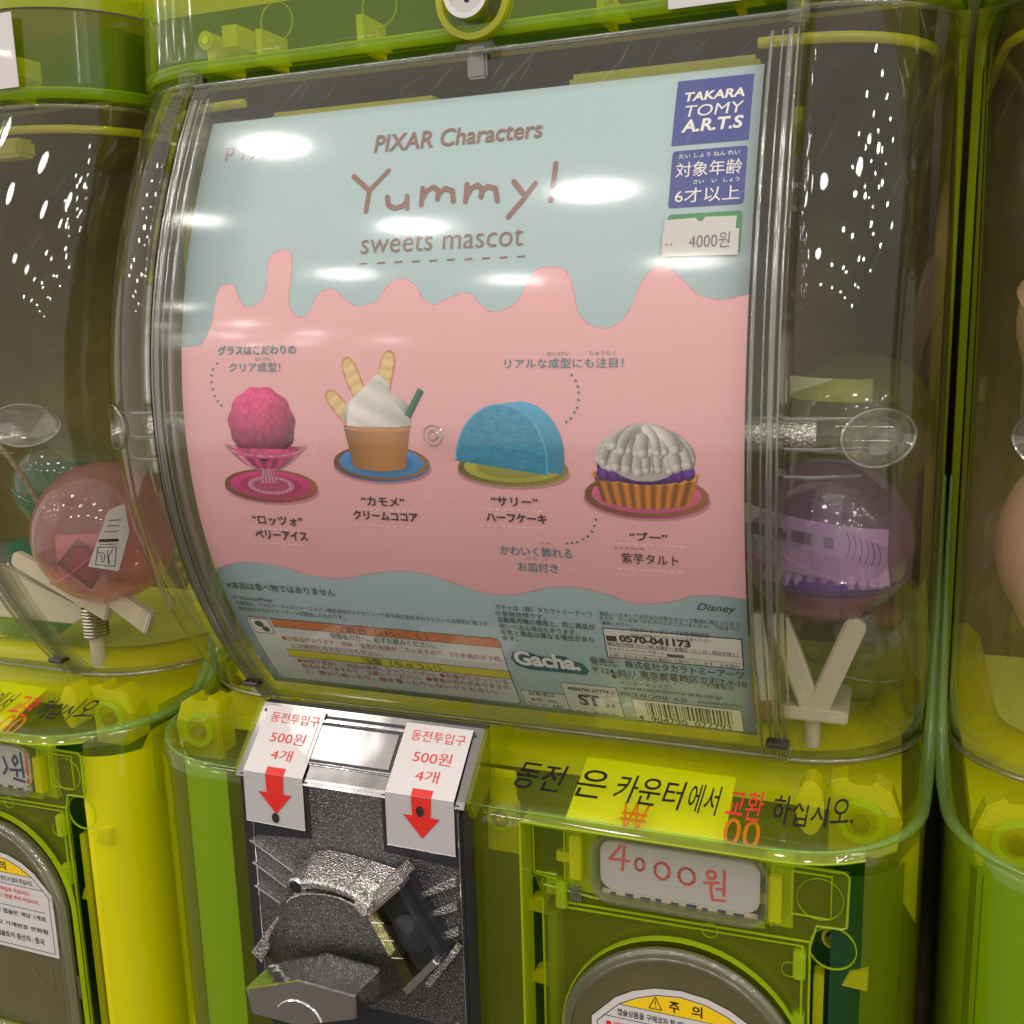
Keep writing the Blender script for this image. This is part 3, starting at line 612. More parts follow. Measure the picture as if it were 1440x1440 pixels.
    ringpr('ring', circle(.0138, -.1705, .0062, 24), circle(.0138, -.1705, .0045, 24), .0215, .026, 'lime_edge', b_)
    tube('screw', [(.0138, .0215, -.1705), (.0138, .026, -.1705)], .0036, 'steel', b_, 14)
    ringpr('socket', circle(.0138, -.1705, .0018, 6), circle(.0138, -.1705, .0009, 6), .0205, .0216, 'chrome', b_)

    # -- capsule door
    Y = .0070
    dr = prism('capsule_door', [(.0290, -.1695), (.1665, -.1695), (.1665, -.1945), (.1545, -.1955), (.1525, -.206), (.1525, -.45), (.0330, -.45), (.0330, -.206), (.0290, -.1945)], Y, Y+.0016, 'door_plate', t)
    e = [[(.0290, -.1695), (.1650, -.1695), (.1668, -.1712), (.1665, -.1938), (.1650, -.1950), (.1545, -.1955), (.1520, -.2055), (.1525, -.28), (.1525, -.45)],
         [(.0290, -.1695), (.0290, -.1935), (.0400, -.1945), (.0425, -.2055), (.1520, -.2035)],
         [(.0330, -.2055), (.0330, -.45)], [(.0425, -.2080), (.1490, -.2060), (.1490, -.45)],
         [(.0335, -.1985), (.060, -.2010)], [(.0440, -.1700), (.0440, -.1940)], [(.0300, -.1925), (.0400, -.1925)],
         [(.1360, -.1700), (.1360, -.1990)], [(.1440, -.1720), (.1600, -.1720), (.1600, -.1915), (.1440, -.1915), (.1440, -.1720)]]
    tubes('raised_edge', [[(x, Y-.0003, z) for x, z in p] for p in e], .00055, 'lime_edge', dr)
    box('hinge_post', .0340, .0385, .0095, .020, -.45, -.213, 'yellow_part', dr, .0006)
    box('hinge_post', .1535, .1578, .012, .020, -.45, -.222, 'yellow_part', dr, .0006)
    box('bright_backing', .0440, .0600, .0090, .0120, -.200, -.1700, 'bright_yellow', dr)
    box('bright_backing', .1330, .1445, .0090, .0120, -.200, -.1660, 'bright_yellow', dr)
    box('bright_backing', .0600, .1330, .0090, .0120, -.2025, -.1990, 'bright_yellow', dr)
    box('bright_backing', .0340, .0425, .0090, .0120, -.2040, -.1960, 'bright_yellow', dr)
    box('dark_backing', .0300, .0435, .020, .024, -.194, -.1690, 'chassis_green', dr)
    box('dark_backing', .1450, .1600, .020, .024, -.193, -.1700, 'chassis_green', dr)
    for x, z in ((.0500, -.1810), (.1375, -.1850)):
        box('clip', x-.0028, x+.0028, .0030, .012, z-.0105, z+.0105, 'yellow_part', dr, .0006)
        box('clip', x-.0100, x-.0020, .0060, .011, z-.0045, z+.0005, 'yellow_part', dr, .0006)
    for x, z in ((.0425, -.2010), (.1480, -.2140), (.1480, -.2440)):
        box('hinge', x-.0026, x+.0026, .0040, .011, z-.0070, z+.0060, 'lime_edge', dr, .0008)
    for k in range(5): tube('coil', [(.0470+.0011*k, .0055, -.2035), (.0470+.0011*k, .0055, -.1955)], .0004, 'steel', dr, 6)
    for x, z, r in ((.0335, -.2045, .0100), (.1610, -.2060, .0098)):
        prism('screw_pad', circle(x, z, r*.95, 24), .022, .024, 'chassis_green', dr)
        ringpr('screw_ring', circle(x, z, r, 28), circle(x, z, r-.0004, 28), .0085, .0095, 'lime_edge', dr)
        ringpr('screw_ring', circle(x, z, .0050, 24), circle(x, z, .0038, 24), .016, .021, 'yellow_part', dr)
        tube('screw', [(x, .017, z), (x, .021, z)], .0019, 'steel', dr, 8)
    for x0_, x1_, z, s in ((.0225, .0330, -.214, 1), (.0235, .0335, -.2515, 1), (.1650, .1755, -.2220, -1), (.1495, .1545, -.2600, -1)):
        prism('tab', [(x0_, z-.003), (x1_, z-.0035), (x1_, z+.0035), (x1_-.003 if s > 0 else x1_, z+.0055), (x0_+.003, z+.004)], .012, .018, 'yellow_part', dr, .0006)
    for x, z, r in ((.1100, -.2065, .0035), (.1440, -.2180, .0035), (.1555, -.1830, .0095)):
        ringpr('mark', circle(x, z, r, 26), circle(x, z, r-.0002, 26), Y-.0006, Y-.0001, 'lime_edge', dr)
    # price slot with clear window
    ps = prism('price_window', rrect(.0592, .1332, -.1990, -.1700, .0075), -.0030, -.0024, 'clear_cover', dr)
    ringpr('frame', rrect(.0580, .1345, -.2002, -.1688, .0085), rrect(.0600, .1324, -.1978, -.1712, .0070), -.0020, .0065, 'clear_rim', ps)
    ringpr('bead', rrect(.0578, .1347, -.2004, -.1686, .0087), rrect(.0586, .1339, -.1996, -.1694, .0080), -.0034, -.0022, 'clear_rim', ps)
    pc = prism('price_card', rrect(.0612, .1312, -.1960, -.1722, .006), .0012, .0018, 'label_white', ps)
    box('card_edge', .0620, .1305, .0006, .0018, -.1980, -.1962, 'cream_plastic', ps)
    pn = plane(.0012)
    if kind == 'left':
        strokes('handwriting', [[(121.0, -178), (122.5, -181), (120, -184), (118.5, -181), (120.5, -178)], [(116, -187), (126, -186)], [(121, -187), (120.6, -190)], [(125, -176), (125.5, -190)], [(118, -192), (126, -193)], [(112, -180), (114, -186), (111, -190)]], 1.7, pn, .1, 'ink_navy', pc)
        strokes('handwriting', [[(129.0, -174.5), (128.7, -188)], [(128.7, -191.5), (128.7, -193.0)]], 1.9, pn, .1, 'ink_print_red', pc)
    else:
        H = [[(70.6, -174.3), (65.5, -181.3), (74.5, -180.8)], [(72.3, -174.2), (71.4, -185.6)],
             [(79.2+2.0*math.cos(a), -181.6+2.9*math.sin(a)) for a in np.linspace(0, 6.28, 12)],
             [(89.2+3.3*math.cos(a), -183.0+4.0*math.sin(a)) for a in np.linspace(0, 6.28, 12)],
             [(100.0+3.5*math.cos(a), -183.6+3.9*math.sin(a)) for a in np.linspace(0, 6.28, 12)],
             [(110.6+1.9*math.cos(a), -181.0+1.9*math.sin(a)) for a in np.linspace(0, 6.28, 10)],
             [(107.6, -185.2), (114.0, -184.2)], [(110.9, -184.7), (110.4, -188.0)], [(116.2, -178.2), (116.0, -189.6)], [(112.9, -187.2), (115.8, -187.0)], [(110.6, -189.0), (111.2, -192.6), (116.4, -192.2)]]
        strokes('handwriting', H, 1.35, pn, .1, 'ink_coral', pc)
    for k in range(9): box('card_mark', .066+.0068*k, .0685+.0068*k+.001*(k % 3), .0003, .0006, -.1976, -.1968+.0004*(k % 2), 'ink_navy', ps)
    # round capsule outlet with warning label
    ox, oz, R = .098, -.2645, .0545
    def arch(r, zb, n=30): return [(ox+r, zb)]+circle(ox, oz, r, n, 0, 180)+[(ox-r, zb)]
    ol = prism('outlet_window', arch(.0500, -.345), .004, .0062, 'outlet_dark', dr)
    ringpr('outlet_ring', arch(.0553, -.349), arch(.0547, -.348), .0035, .0065, 'lime_edge', ol)
    bm = bmesh.new()
    tube_bm(bm, [(x, -.0008, z) for x, z in arch(.0522, -.345)], .0022, 8); from_bm('outlet_ring', bm, 'clear_rim', ol, True)
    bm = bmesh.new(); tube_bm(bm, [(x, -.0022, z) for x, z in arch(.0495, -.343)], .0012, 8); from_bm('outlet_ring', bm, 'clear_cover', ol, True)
    tube('outlet_ring', [(ox-.052, -.0008, -.3455), (ox+.052, -.0008, -.3455)], .003, 'clear_rim', ol)
    sl = [(57.5, -294), (57.5, -254.5), (70, -242.5), (79, -237.5), (90, -234), (103, -232.6), (116, -234), (127, -237.5), (136, -242.5), (149, -254.5), (149, -294)]
    pf_ = lambda x, z, off: ((57.5+(x-57.5)*.9016)/1000, .0040-off/1000, z/1000)
    wl = flat('warning_label', [sl], pf_, .3, 'label_white', t)
    wl['label'] = 'white arched caution label'
    inner = [(60.5, -291.5), (60.5, -256), (72, -245.2), (81, -240.4), (91, -237), (103, -235.6), (115, -237), (125, -240.4), (134, -245.2), (146, -256), (146, -291.5), (60.5, -291.5)]
    strokes('border', [inner], .35, pf_, .42, 'ink_black', wl)
    flat('header', [[(72.6, -245.3), (81, -240.8), (91, -237.4), (103, -236.0), (115, -237.4), (125, -240.8), (133.4, -245.3)]], pf_, .5, 'sun_yellow', wl)
    strokes('border', [[(72.3, -245.3), (133.8, -245.3)], [(63.5, -252.3), (142.5, -252.3)], [(70, -266.2), (142, -266.2)]], .3, pf_, .55, 'ink_black', wl)
    strokes('warning_triangle', [[(87.2, -243.9), (90.4, -237.9), (93.6, -243.9), (87.2, -243.9)], [(90.4, -239.8), (90.4, -241.6)], [(90.4, -242.7), (90.4, -242.9)]], .42, pf_, .62, 'ink_black', wl)
    text('주', 97.2, -243.8, 5.2, 5.4, pf_, .62, 'ink_black', wl, .02); text('의', 108.4, -243.8, 5.2, 5.6, pf_, .62, 'ink_black', wl, .02)
    for s, x, z, w_, h, m in [('캡슐상품을 구매코자 할 때는 반드시 읽어 주십시오.', 71, -250.9, 64, 3.4, 'ink_black'), ('● 넣어주세요. 기계는 동전 투입후 하십시오.', 65, -257.4, 66, 2.8, 'ink_print_red'),
                              ('● 낱개 상품은 구매 후 교환 / 환불 주의 하십시오.', 65, -261.8, 73, 2.8, 'ink_print_red'), ('상품 불량시 구입한 캡슐은 개당 1개로', 66, -271.8, 76, 3.1, 'ink_black'),
                              ('교환, 환불 하시고 기계번호 반환됨', 66, -279.8, 76, 3.1, 'ink_black'), ('캡슐토이 원산지 : 중국', 98, -287.4, 40, 4.0, 'ink_black')]:
        text(s, x, z, w_, h, pf_, .6, m, wl, .01)
    dr.location.y += .0175; dr.location.z -= .003; ps.location.y += .004; ps.location.z += .002; ol.location.y -= .002; ol.location.z -= .002; wl.location.y += .0146; wl.location.z -= .0052
    # raised letters moulded into the outlet window
    text('SHI', 118, -318, 34, 15, plane(.0041), .3, 'outlet_dark', ol, -.012)
    for o_ in list(t.children_recursive)+[]:
        pass
    return t

def coin_mech(t):
    """dark coin panel with chrome head; a child of its machine"""
    L_ = math.hypot(.026, .0245)
    def S(x, s, off):          # mm down the panel: first the chrome slope, then the upright face
        s, x, off = s/1000, x/1000, off/1000
        if s <= L_: return (x, .024-.026*s/L_-off*.69, -.129-.0245*s/L_+off*.72)
        return (x, -.002-off, -.1535-(s-L_))
    Lm = L_*1000
    face = [(-.1105, -.1535), (.0060, -.1535), (.0060, -.2850), (-.0100, -.300), (-.0960, -.300), (-.1105, -.2760)]
    mp = prism('coin_panel', face, -.002, .030, 'coin_plate', t, .0012)
    # chrome head
    bm = bmesh.new()
    sec = [(.030, -.129), (.024, -.1285), (.0225, -.1300), (-.0012, -.1528), (-.0030, -.1555), (-.0012, -.1575), (.03, -.158)]
    vv = [[bm.verts.new((x, y, z)) for y, z in sec] for x in (-.1115, -.1100, .0058, .0070)]
    for a, b in zip(vv, vv[1:]):
        for k in range(len(sec)-1): bm.faces.new((a[k], b[k], b[k+1], a[k+1]))
    bm.faces.new(vv[0]); bm.faces.new(vv[-1][::-1]); bmesh.ops.recalc_face_normals(bm, faces=bm.faces)
    hd = from_bm('chrome_head', bm, 'brushed', mp)
    fl = lambda pts, off, n, m, par=mp: flat(n, [pts], S, off, m, par)
    # dark inlays down both label channels and between them
    fl([(-109, 3), (-31-3, 3), (-31-3, 4.5), (-109, 4.5)], .5, 'inlay', 'coin_plate')
    fl([(-34, 3), (4, 3), (4, 4.5), (-34, 4.5)], .5, 'inlay', 'coin_plate')
    # window in the head
    wr = [(-77.5, 5.5), (-30.5, 5.5), (-30.5, 28), (-77.5, 28)]
    fl(wr, .6, 'window_frame', 'chrome'); fl([(-76, 7), (-32, 7), (-32, 26.5), (-76, 26.5)], .75, 'window_inlay', 'coin_plate')
    fl([(-74.5, 8.2), (-33.5, 8.2), (-33.5, 25.3), (-74.5, 25.3)], .95, 'window', 'brushed')
    tubes('window_bead', [[S(*p, 1.0) for p in ((-76.5, 6.3), (-31.5, 6.3), (-31.5, 27.2), (-76.5, 27.2), (-76.5, 6.3))]], .0005, 'chrome', mp)
    # folded paper labels
    for x0_, x1_, dz in ((-107, -74.5, 0), (-31.5, 2.3, 0)):
        st = fl([(x0_, 1.5), (x1_, 1.5), (x1_, Lm-.1), (x0_, Lm-.1)], 1.3, 'coin_label', 'label_white')
        bm = bmesh.new(); fill(bm, [(x0_, Lm+.0), (x1_, Lm), (x1_, Lm+24.5), (x0_, Lm+24)], S, 1.3)
        b2 = from_bm('coin_label_flap', bm, 'flap_grey', mp)
        cx = (x0_+x1_)/2+1
        def T(s_, s0, w_, h, wt=.0, cx=cx, st=st):
            v, f = glyphs(s_, wt); lo, hi = v.min(0), v.max(0)
            mesh('lettering', [S(cx-w_/2+(p[0]-lo[0])/(hi[0]-lo[0])*w_, s0-(p[1]-lo[1])/(hi[1]-lo[1])*h, 1.5) for p in v], f, 'ink_sign_red', st)
        T('동전투입구', 9.8, 27, 5.2); T('500원', 20.0, 19, 5.8); T('4개', 28.6, 11.5, 5.6)
        fl([(cx-5, 32), (cx+5, 32), (cx+5, Lm-.2), (cx-5, Lm-.2)], 1.5, 'arrow', 'ink_print_red', st)
        fl([(cx-5, Lm), (cx+5, Lm), (cx+4.5, Lm+8), (cx+9, Lm+8), (cx, Lm+18.5), (cx-9, Lm+8), (cx-4.5, Lm+8)], 1.5, 'arrow', 'ink_print_red', b2)
        q = Lm+(20.5 if cx < -50 else 5.5)
        fl([(cx+2.0*math.cos(a)-.5, q+2.6*math.sin(a)) for a in np.linspace(0, 6.28, 14)[:-1]], 1.7, 'coin_hole', 'coin_plate', b2)
        fl([(x0_-2.2, Lm+.4), (x1_+2.2, Lm+.4), (x1_+2.2, Lm+29), (x0_-2.2, Lm+28)], .4, 'inlay', 'coin_plate')
        tubes('label_edge', [[S(x0_, Lm+24.3, 1.2), S(x1_, Lm+24.8, 1.2)]], .0003, 'chrome', mp)
    # hammered field and side ribs
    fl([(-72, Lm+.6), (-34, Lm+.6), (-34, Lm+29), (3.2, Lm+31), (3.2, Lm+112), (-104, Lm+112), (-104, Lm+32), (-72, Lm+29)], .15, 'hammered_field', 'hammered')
    def bar(name, p, q, w_, y0, y1, m, par, bev=.0006):
        p, q = Vector((p[0], 0, p[1])), Vector((q[0], 0, q[1])); d = (q-p).normalized(); n_ = Vector((-d.z, 0, d.x))*w_/2
        return prism(name, [((p+n_).x, (p+n_).z), ((q+n_).x, (q+n_).z), ((q-n_).x, (q-n_).z), ((p-n_).x, (p-n_).z)], y0, y1, m, par, bev)
    for p, q in (((-.1061, -.1878), (-.0825, -.2008)), ((-.1055, -.1993), (-.0871, -.2095)), ((-.1054, -.2117), (-.0910, -.2188))):
        bar('rib', p, q, .0009, -.0042, -.002, 'chrome', mp, .0003)
    for (x0_, z0_), (x1_, z1_) in (((.0026, -.1868), (-.0197, -.2010)), ((.0024, -.1990), (-.0147, -.2089)), ((.0026, -.2112), (-.0128, -.2211))):
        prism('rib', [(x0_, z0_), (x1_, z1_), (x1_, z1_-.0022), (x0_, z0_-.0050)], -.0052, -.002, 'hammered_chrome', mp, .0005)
    tubes('edge_bead', [[S(-104, Lm+4, .4), S(-104, Lm+110, .4)], [S(3.8, Lm+4, .4), S(3.8, Lm+110, .4)]], .0003, 'chrome', mp)
    # fan-shaped cover sloping back under the hood
    T_ = [(-.0790, -.2085), (-.0767, -.2059), (-.0715, -.2032), (-.0657, -.2017), (-.0580, -.2008), (-.0507, -.2010), (-.0440, -.2028), (-.0382, -.2057)]
    n_ = len(T_); rows = []
    for i, (x, z) in enumerate(T_):
        t_ = i/(n_-1); bx_ = -.1025+.0805*t_; bz = -.2470+.0030*t_-.022*math.sin(math.pi*t_)
        rows.append([(x+(bx_-x)*q, -.0150+.0105*q-.003*math.sin(math.pi*q), z+(bz-z)*q) for q in (0, .2, .4, .6, .8, 1)])
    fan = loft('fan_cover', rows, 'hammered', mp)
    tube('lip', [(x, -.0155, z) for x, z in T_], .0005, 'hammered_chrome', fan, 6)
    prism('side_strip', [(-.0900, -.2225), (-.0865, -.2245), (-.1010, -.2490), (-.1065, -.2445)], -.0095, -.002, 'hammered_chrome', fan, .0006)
    # chrome canopy over the fan with a toothed front edge
    bk = [(-.0740, -.1925), (-.0700, -.1882), (-.0630, -.1862), (-.0520, -.1862), (-.0407, -.1876), (-.0277, -.1895)]
    ft = [(-.0710, -.1965), (-.0668, -.1928), (-.0605, -.1910), (-.0520, -.1908), (-.0424, -.1925), (-.0327, -.1976)]
    rows = [[(x, -.003, z) for x, z in bk], [((x+u)/2, -.0125, (z+v)/2+.0004) for (x, z), (u, v) in zip(bk, ft)], [(x, -.0212, z) for x, z in ft],
            [(x, -.0218, z-.0008) for x, z in ft], [(x*.995-.0002, -.0205, z-.0042) for x, z in ft], [(x, -.0060, z-.0050) for x, z in ft]]
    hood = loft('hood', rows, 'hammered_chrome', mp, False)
    for i in range(14):
        t_ = i/13; k_ = min(int(t_*4), 3); u = t_*4-k_; x = ft[k_+1][0]*(1-u)+ft[min(k_+2, 5)][0]*u; z = ft[k_+1][1]*(1-u)+ft[min(k_+2, 5)][1]*u
        tube('tooth', [(x, -.0200, z+.0002), (x, -.0222, z-.0009)], .0007, 'chrome', hood, 6)
    for k_ in (1, 4): tube('seam', [(bk[k_][0], -.0032, bk[k_][1]+.0004), (ft[k_][0], -.0214, ft[k_][1]+.0006)], .0006, 'chrome', hood, 6)
    prism('hood_block', [(-.0745, -.1925), (-.0700, -.1912), (-.0655, -.1935), (-.0655, -.1990), (-.0700, -.1998), (-.0750, -.1965)], -.0215, -.004, 'chrome', hood, .0012)
    prism('hood_inset', [(-.0725, -.1940), (-.0695, -.1930), (-.0672, -.1945), (-.0672, -.1980), (-.0700, -.1985), (-.0728, -.1962)], -.0219, -.0212, 'black_gap', hood)
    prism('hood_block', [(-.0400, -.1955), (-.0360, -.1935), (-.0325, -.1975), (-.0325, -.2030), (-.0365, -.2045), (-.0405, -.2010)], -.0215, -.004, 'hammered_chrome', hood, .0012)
    # coin slot
    sf = prism('slot_frame', [(-.0400, -.2075), (-.0250, -.1900), (-.0190, -.1905), (.0000, -.2225), (-.0050, -.2290), (-.0150, -.2400), (-.0205, -.2425)], -.0090, -.002, 'coin_plate', mp, .0010)
    prism('slot_opening', [(-.0310, -.2030), (-.0240, -.1950), (-.0085, -.2215), (-.0120, -.2300), (-.0160, -.2310)], -.0094, -.0088, 'black_gap', sf)
    prism('coin', circle(-.0185, -.2160, .0095, 24), -.0100, -.0094, 'coin_plate', sf)
    bar('slot_wall', (-.0358, -.2056), (-.0178, -.2378), .0062, -.0150, -.0088, 'olive_chrome', sf)
    for k_ in range(3): bar('notch', (-.0372+.0045*k_+.002, -.2105-.0080*k_), (-.0300+.0045*k_+.001, -.2095-.0080*k_), .0006, -.0154, -.0148, 'chrome', sf, .0002)
    bar('slot_wall', (-.0225, -.1920), (-.0035, -.2235), .0028, -.0130, -.0088, 'coin_plate', sf)
    bar('slot_clip', (-.0201, -.2422), (-.0040, -.2235), .0034, -.0160, -.006, 'chrome', sf)
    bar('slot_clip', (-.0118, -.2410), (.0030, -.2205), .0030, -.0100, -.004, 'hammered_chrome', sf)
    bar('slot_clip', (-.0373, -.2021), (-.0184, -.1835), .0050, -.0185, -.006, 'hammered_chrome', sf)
    bar('slot_clip', (-.0345, -.2040), (-.0180, -.1875), .0022, -.0200, -.010, 'chrome', sf)
    # turning knob
    bm = bmesh.new()
    fr = [(-.0866, -.2375), (-.0577, -.2268), (-.0299, -.2282), (-.0303, -.2392), (-.0594, -.2495), (-.0838, -.2492)]
    vs = []
    for y, sc_, dx, dz in ((-.0420, .975, 0, 0), (-.0410, 1, 0, 0), (-.0220, 1.02, .0005, -.0010), (-.0190, .96, .0005, -.001)):
        vs.append([bm.verts.new((-.058+(x+.058)*sc_+dx, y, -.238+(z+.238)*sc_+dz)) for x, z in fr])
    bm.faces.new(vs[0])
    for a, c_ in zip(vs, vs[1:]):
        for k in range(6): bm.faces.new((a[k], a[(k+1) % 6], c_[(k+1) % 6], c_[k]))
    bm.faces.new(vs[-1]); bmesh.ops.recalc_face_normals(bm, faces=bm.faces)
    kn = from_bm('knob', bm, 'knob_metal', mp)
    tube('spindle', [(-.0615, -.0195, -.2480), (-.0615, -.004, -.2480)], .0130, 'hammered', kn, 20)
    tube('arc', [(-.059+.012*math.cos(a), -.0422, -.2480+.011*math.sin(a)) for a in np.linspace(.3, 2.6, 12)], .0004, 'chrome', kn, 6)
    for s_, x_ in ((-1, -.1120), (1, .0082)):
        ck = [(.056, -.138), (.040, -.1335), (.0245, -.1283), (.0225, -.1290), (-.0012, -.1528), (.0030, -.1620), (.0120, -.1600), (.056, -.144)]
        bm = bmesh.new(); A_ = [[bm.verts.new((x_+dx, y, z)) for y, z in ck] for dx in (-.0011, .0011)]
        bm.faces.new(A_[0]); bm.faces.new(A_[1][::-1])
        for k in range(8): bm.faces.new((A_[0][k], A_[0][(k+1) % 8], A_[1][(k+1) % 8], A_[1][k]))
        bmesh.ops.recalc_face_normals(bm, faces=bm.faces); from_bm('cheek', bm, 'lime_shell', t)

MAIN = machine(0, 'clear domed lime capsule machine in the middle with the sweets poster in its window', 'main')
coin_mech(MAIN)
LEFT = machine(-PITCH, 'lime capsule machine cut off by the left edge, holding a pink capsule', 'left')
RIGHT = machine(PITCH, 'lime capsule machine at the right edge, holding beige capsules', 'right')

# -- shop wall behind the row
bw = box('wall', -1.6, 1.6, .42, .45, -.6, .8, 'shop_wall'); bw['kind'] = 'structure'
fl_ = box('floor', -4, 4, -6, .45, -1.25, -1.2, 'floor_brown'); fl_['kind'] = 'structure'  # unseen floor, added dark to block world light from below

# ------------------------------------------------------------ poster behind the door
def PF(x, z, off): return (x/1000, fz(z/1000)-off/1000, z/1000)
po = root('poster', 'pale blue and pink printed poster of four sweets curved behind the clear door', 'poster', None, (0, fz(-.13), -.13))
zz = np.linspace(-129.7, 147, 60)
sh = [[PF(x, z, 0) for x in np.linspace(-125, 125, 6)] for z in zz]
sheet = loft('sheet', sh, 'poster_blue', po, True, .0003)
dt = smooth_line(DRIP_TOP, 4); db = smooth_line(DRIP_BOT, 4)
dt[0] = (-125, dt[0][1]); dt[-1] = (125, dt[-1][1]); db[0] = (-125, db[0][1]); db[-1] = (125, db[-1][1])
flat('pink_icing', [dt+db[::-1]], PF, .25, 'poster_pink', po, 6)
strokes('icing_outline', [dt, db], .55, PF, .14, 'pink_shade', po)
inkm = lambda c: 'ink_'+c
for s, x, z, w_, h, c_, wt in PTXT:
    if h < .8: h = 1.1
    if any(ord(q) > 0x4e00 for q in s): wt = .004 if h > 3 else 0
    if s == 'ST': wt = .04
    if s.startswith('警告'): z, h, wt = -89.7, 3.7, 0
    if s.startswith('注意'): z, h, wt = -108.7, 3.9, 0
    if s == 'PIXAR Characters': wt = .012
    if s == 'sweets mascot': wt = -.008
    if s in ('TAKARA', 'TOMY', 'A.R.T.S'): wt = .03 if s != 'TOMY' else 0
    if s in ('むらさきいも', 'かざ', 'さら  つ'): z += 1.0; h = 1.0
    text(s, x, z, w_, h, PF, .62, inkm({'white': 'white'}.get(c_, c_)), po, wt, .35 if s == 'Disney' else (.12 if s in ('TAKARA', 'TOMY', 'A.R.T.S') else 0))
strokes('hand_lettering', STROKES, 2.1, PF, .40, 'ink_brown', po)
flat('dashes', [[(x, z-.35), (x+l, z-.25), (x+l, z+.4), (x, z+.3)] for x, z, l in DASH], PF, .4, 'ink_brown', po)
flat('dots', [[(x+.55*math.cos(a), z+.55*math.sin(a)) for a in np.linspace(0, 6.28, 9)[:-1]] for x, z in DOTS], PF, .5, 'ink_teal', po)
flat('stitch', [[(x+i*3.1, z), (x+1.9+i*3.1, z), (x+1.9+i*3.1, z+.35), (x+i*3.1, z+.35)] for x, z in WDASH for i in range(9)], PF, .4, 'ink_white', po)
R4 = lambda q, r=1.2: rrect(min(p[0] for p in q), max(p[0] for p in q), min(p[1] for p in q), max(p[1] for p in q), r, 3)
flat('logo_square', [R4(LOGO1, .2)], PF, .42, 'ink_blue_logo', po, 6); flat('age_box', [R4(LOGO2)], PF, .42, 'ink_blue_logo', po, 6)
flat('green_box', [R4(LOGO3)], PF, .42, 'ink_green_logo', po, 6)
s1 = flat('price_sticker', [[(92.4, 89.9), (104, 90.2), (105.2, 88.9), (106.6, 88.8), (107.6, 90.3), (119.2, 90.1), (119, 83), (92.2, 83)]], PF, .75, 'label_white', po)
s2 = flat('price_sticker', [PRICE2], PF, 1.0, 'label_white', po)
text('4000원', 102.2, 78.9, 15.0, 5.6, PF, 1.2, 'ink_grey_ink', s2, -.01); text('- -', 93.5, 80.6, 2.4, .5, PF, 1.2, 'ink_grey_ink', s2)
wb = flat('warning_box', [R4([(-119, -85), (15.2, -126.5)], 3)], PF, .38, 'ink_ink', po, 4)
flat('panel', [R4([(-118.6, -85.4), (14.9, -126.1)], 2.8)], PF, .44, 'box_grey', wb, 4)
flat('band', [[(-104.5, -85.4), (13, -85.4), (14.8, -87.5), (14.8, -90.2), (-104.5, -90.2)]], PF, .5, 'band_orange', wb, 4)
flat('band', [[(-104.3, -104.2), (14.8, -104.2), (14.8, -109.2), (-104.3, -109.2)]], PF, .5, 'band_yellow', wb, 4)
strokes('rule', [[(-104.6, -85.4), (-104.4, -126)], [(-104.5, -90.2), (14.9, -90.2)], [(-104.5, -104.2), (14.9, -104.2)], [(-104.5, -109.2), (14.9, -109.2)]], .3, PF, .52, 'ink_ink', wb)
strokes('warning_triangle', [[(-67, -89.4), (-64.3, -86.2), (-61.6, -89.4), (-67, -89.4)], [(-58, -108.4), (-55.3, -105.0), (-52.6, -108.4), (-58, -108.4)]], .35, PF, .56, 'ink_ink', wb)
eb = flat('emblem', [R4([(-117.3, -85.9), (-105.8, -95)], 1.2)], PF, .5, 'ink_ink', wb)
flat('emblem_face', [R4([(-116.9, -86.3), (-106.2, -94.6)], 1)], PF, .56, 'paper_cream', eb)
flat('emblem_mark', [[(-112.5+2.6*math.cos(a), -89.2+2*math.sin(a)) for a in np.linspace(0, 6.28, 12)[:-1]], [(-109.8+2.2*math.cos(a), -92.2+1.8*math.sin(a)) for a in np.linspace(0, 6.28, 12)[:-1]]], PF, .62, 'ink_eco_green', eb)
bx = flat('contact_box', [R4(BOX, .2)], PF, .40, 'ink_ink', po, 4); flat('panel', [R4([(64.8, -74.5), (122.1, -89.5)], .2)], PF, .47, 'paper_cream', bx, 4)
flat('icon', [[(65.4, -78.0), (70.0, -78.0), (70.0, -80.8), (65.4, -80.8)]], PF, .55, 'ink_ink', bx)
flat('mark', [R4(SHOP, .1)], PF, .55, 'ink_grey_ink', bx)
strokes('rule', [[(65, -83.3), (122, -83.3)], [(65, -86.8), (122, -86.8)]], .2, PF, .52, 'ink_ink', bx)
for n, q in (('material_box', LB1), ('safety_box', ST)):
    b_ = flat(n, [R4(q, .5)], PF, .40, 'ink_ink', po, 4); flat('panel', [R4([(min(p[0] for p in q)+.3, min(p[1] for p in q)+.3), (max(p[0] for p in q)-.3, max(p[1] for p in q)-.3)], .4)], PF, .47, 'box_grey', b_, 4)
bb = flat('barcode', [R4(BAR, .3)], PF, .40, 'ink_ink', po, 4); flat('panel', [R4([(71.2, -113.9), (119.3, -127.8)], .2)], PF, .47, 'paper_cream', bb, 4)
xb = 77.0; bars = []; random.seed(3)
while xb < 115:
    wd = random.choice((.35, .35, .7, 1.0)); bars.append([(xb, -115.2), (xb+wd, -115.2), (xb+wd, -124.2), (xb, -124.2)]); xb += wd+random.choice((.35, .5, .8))
flat('bars', bars, PF, .55, 'ink_ink', bb)
gl = flat('logo_outline', [[(20, -92), (26, -90.6), (32, -93), (39, -93.2), (41, -91.6), (45, -92), (47, -94), (52, -95), (54.5, -98.8), (52.5, -101.8), (40, -101.6), (26, -101.8), (20, -100), (18.2, -96)]], PF, .45, 'ink_teal_logo', po, 4)

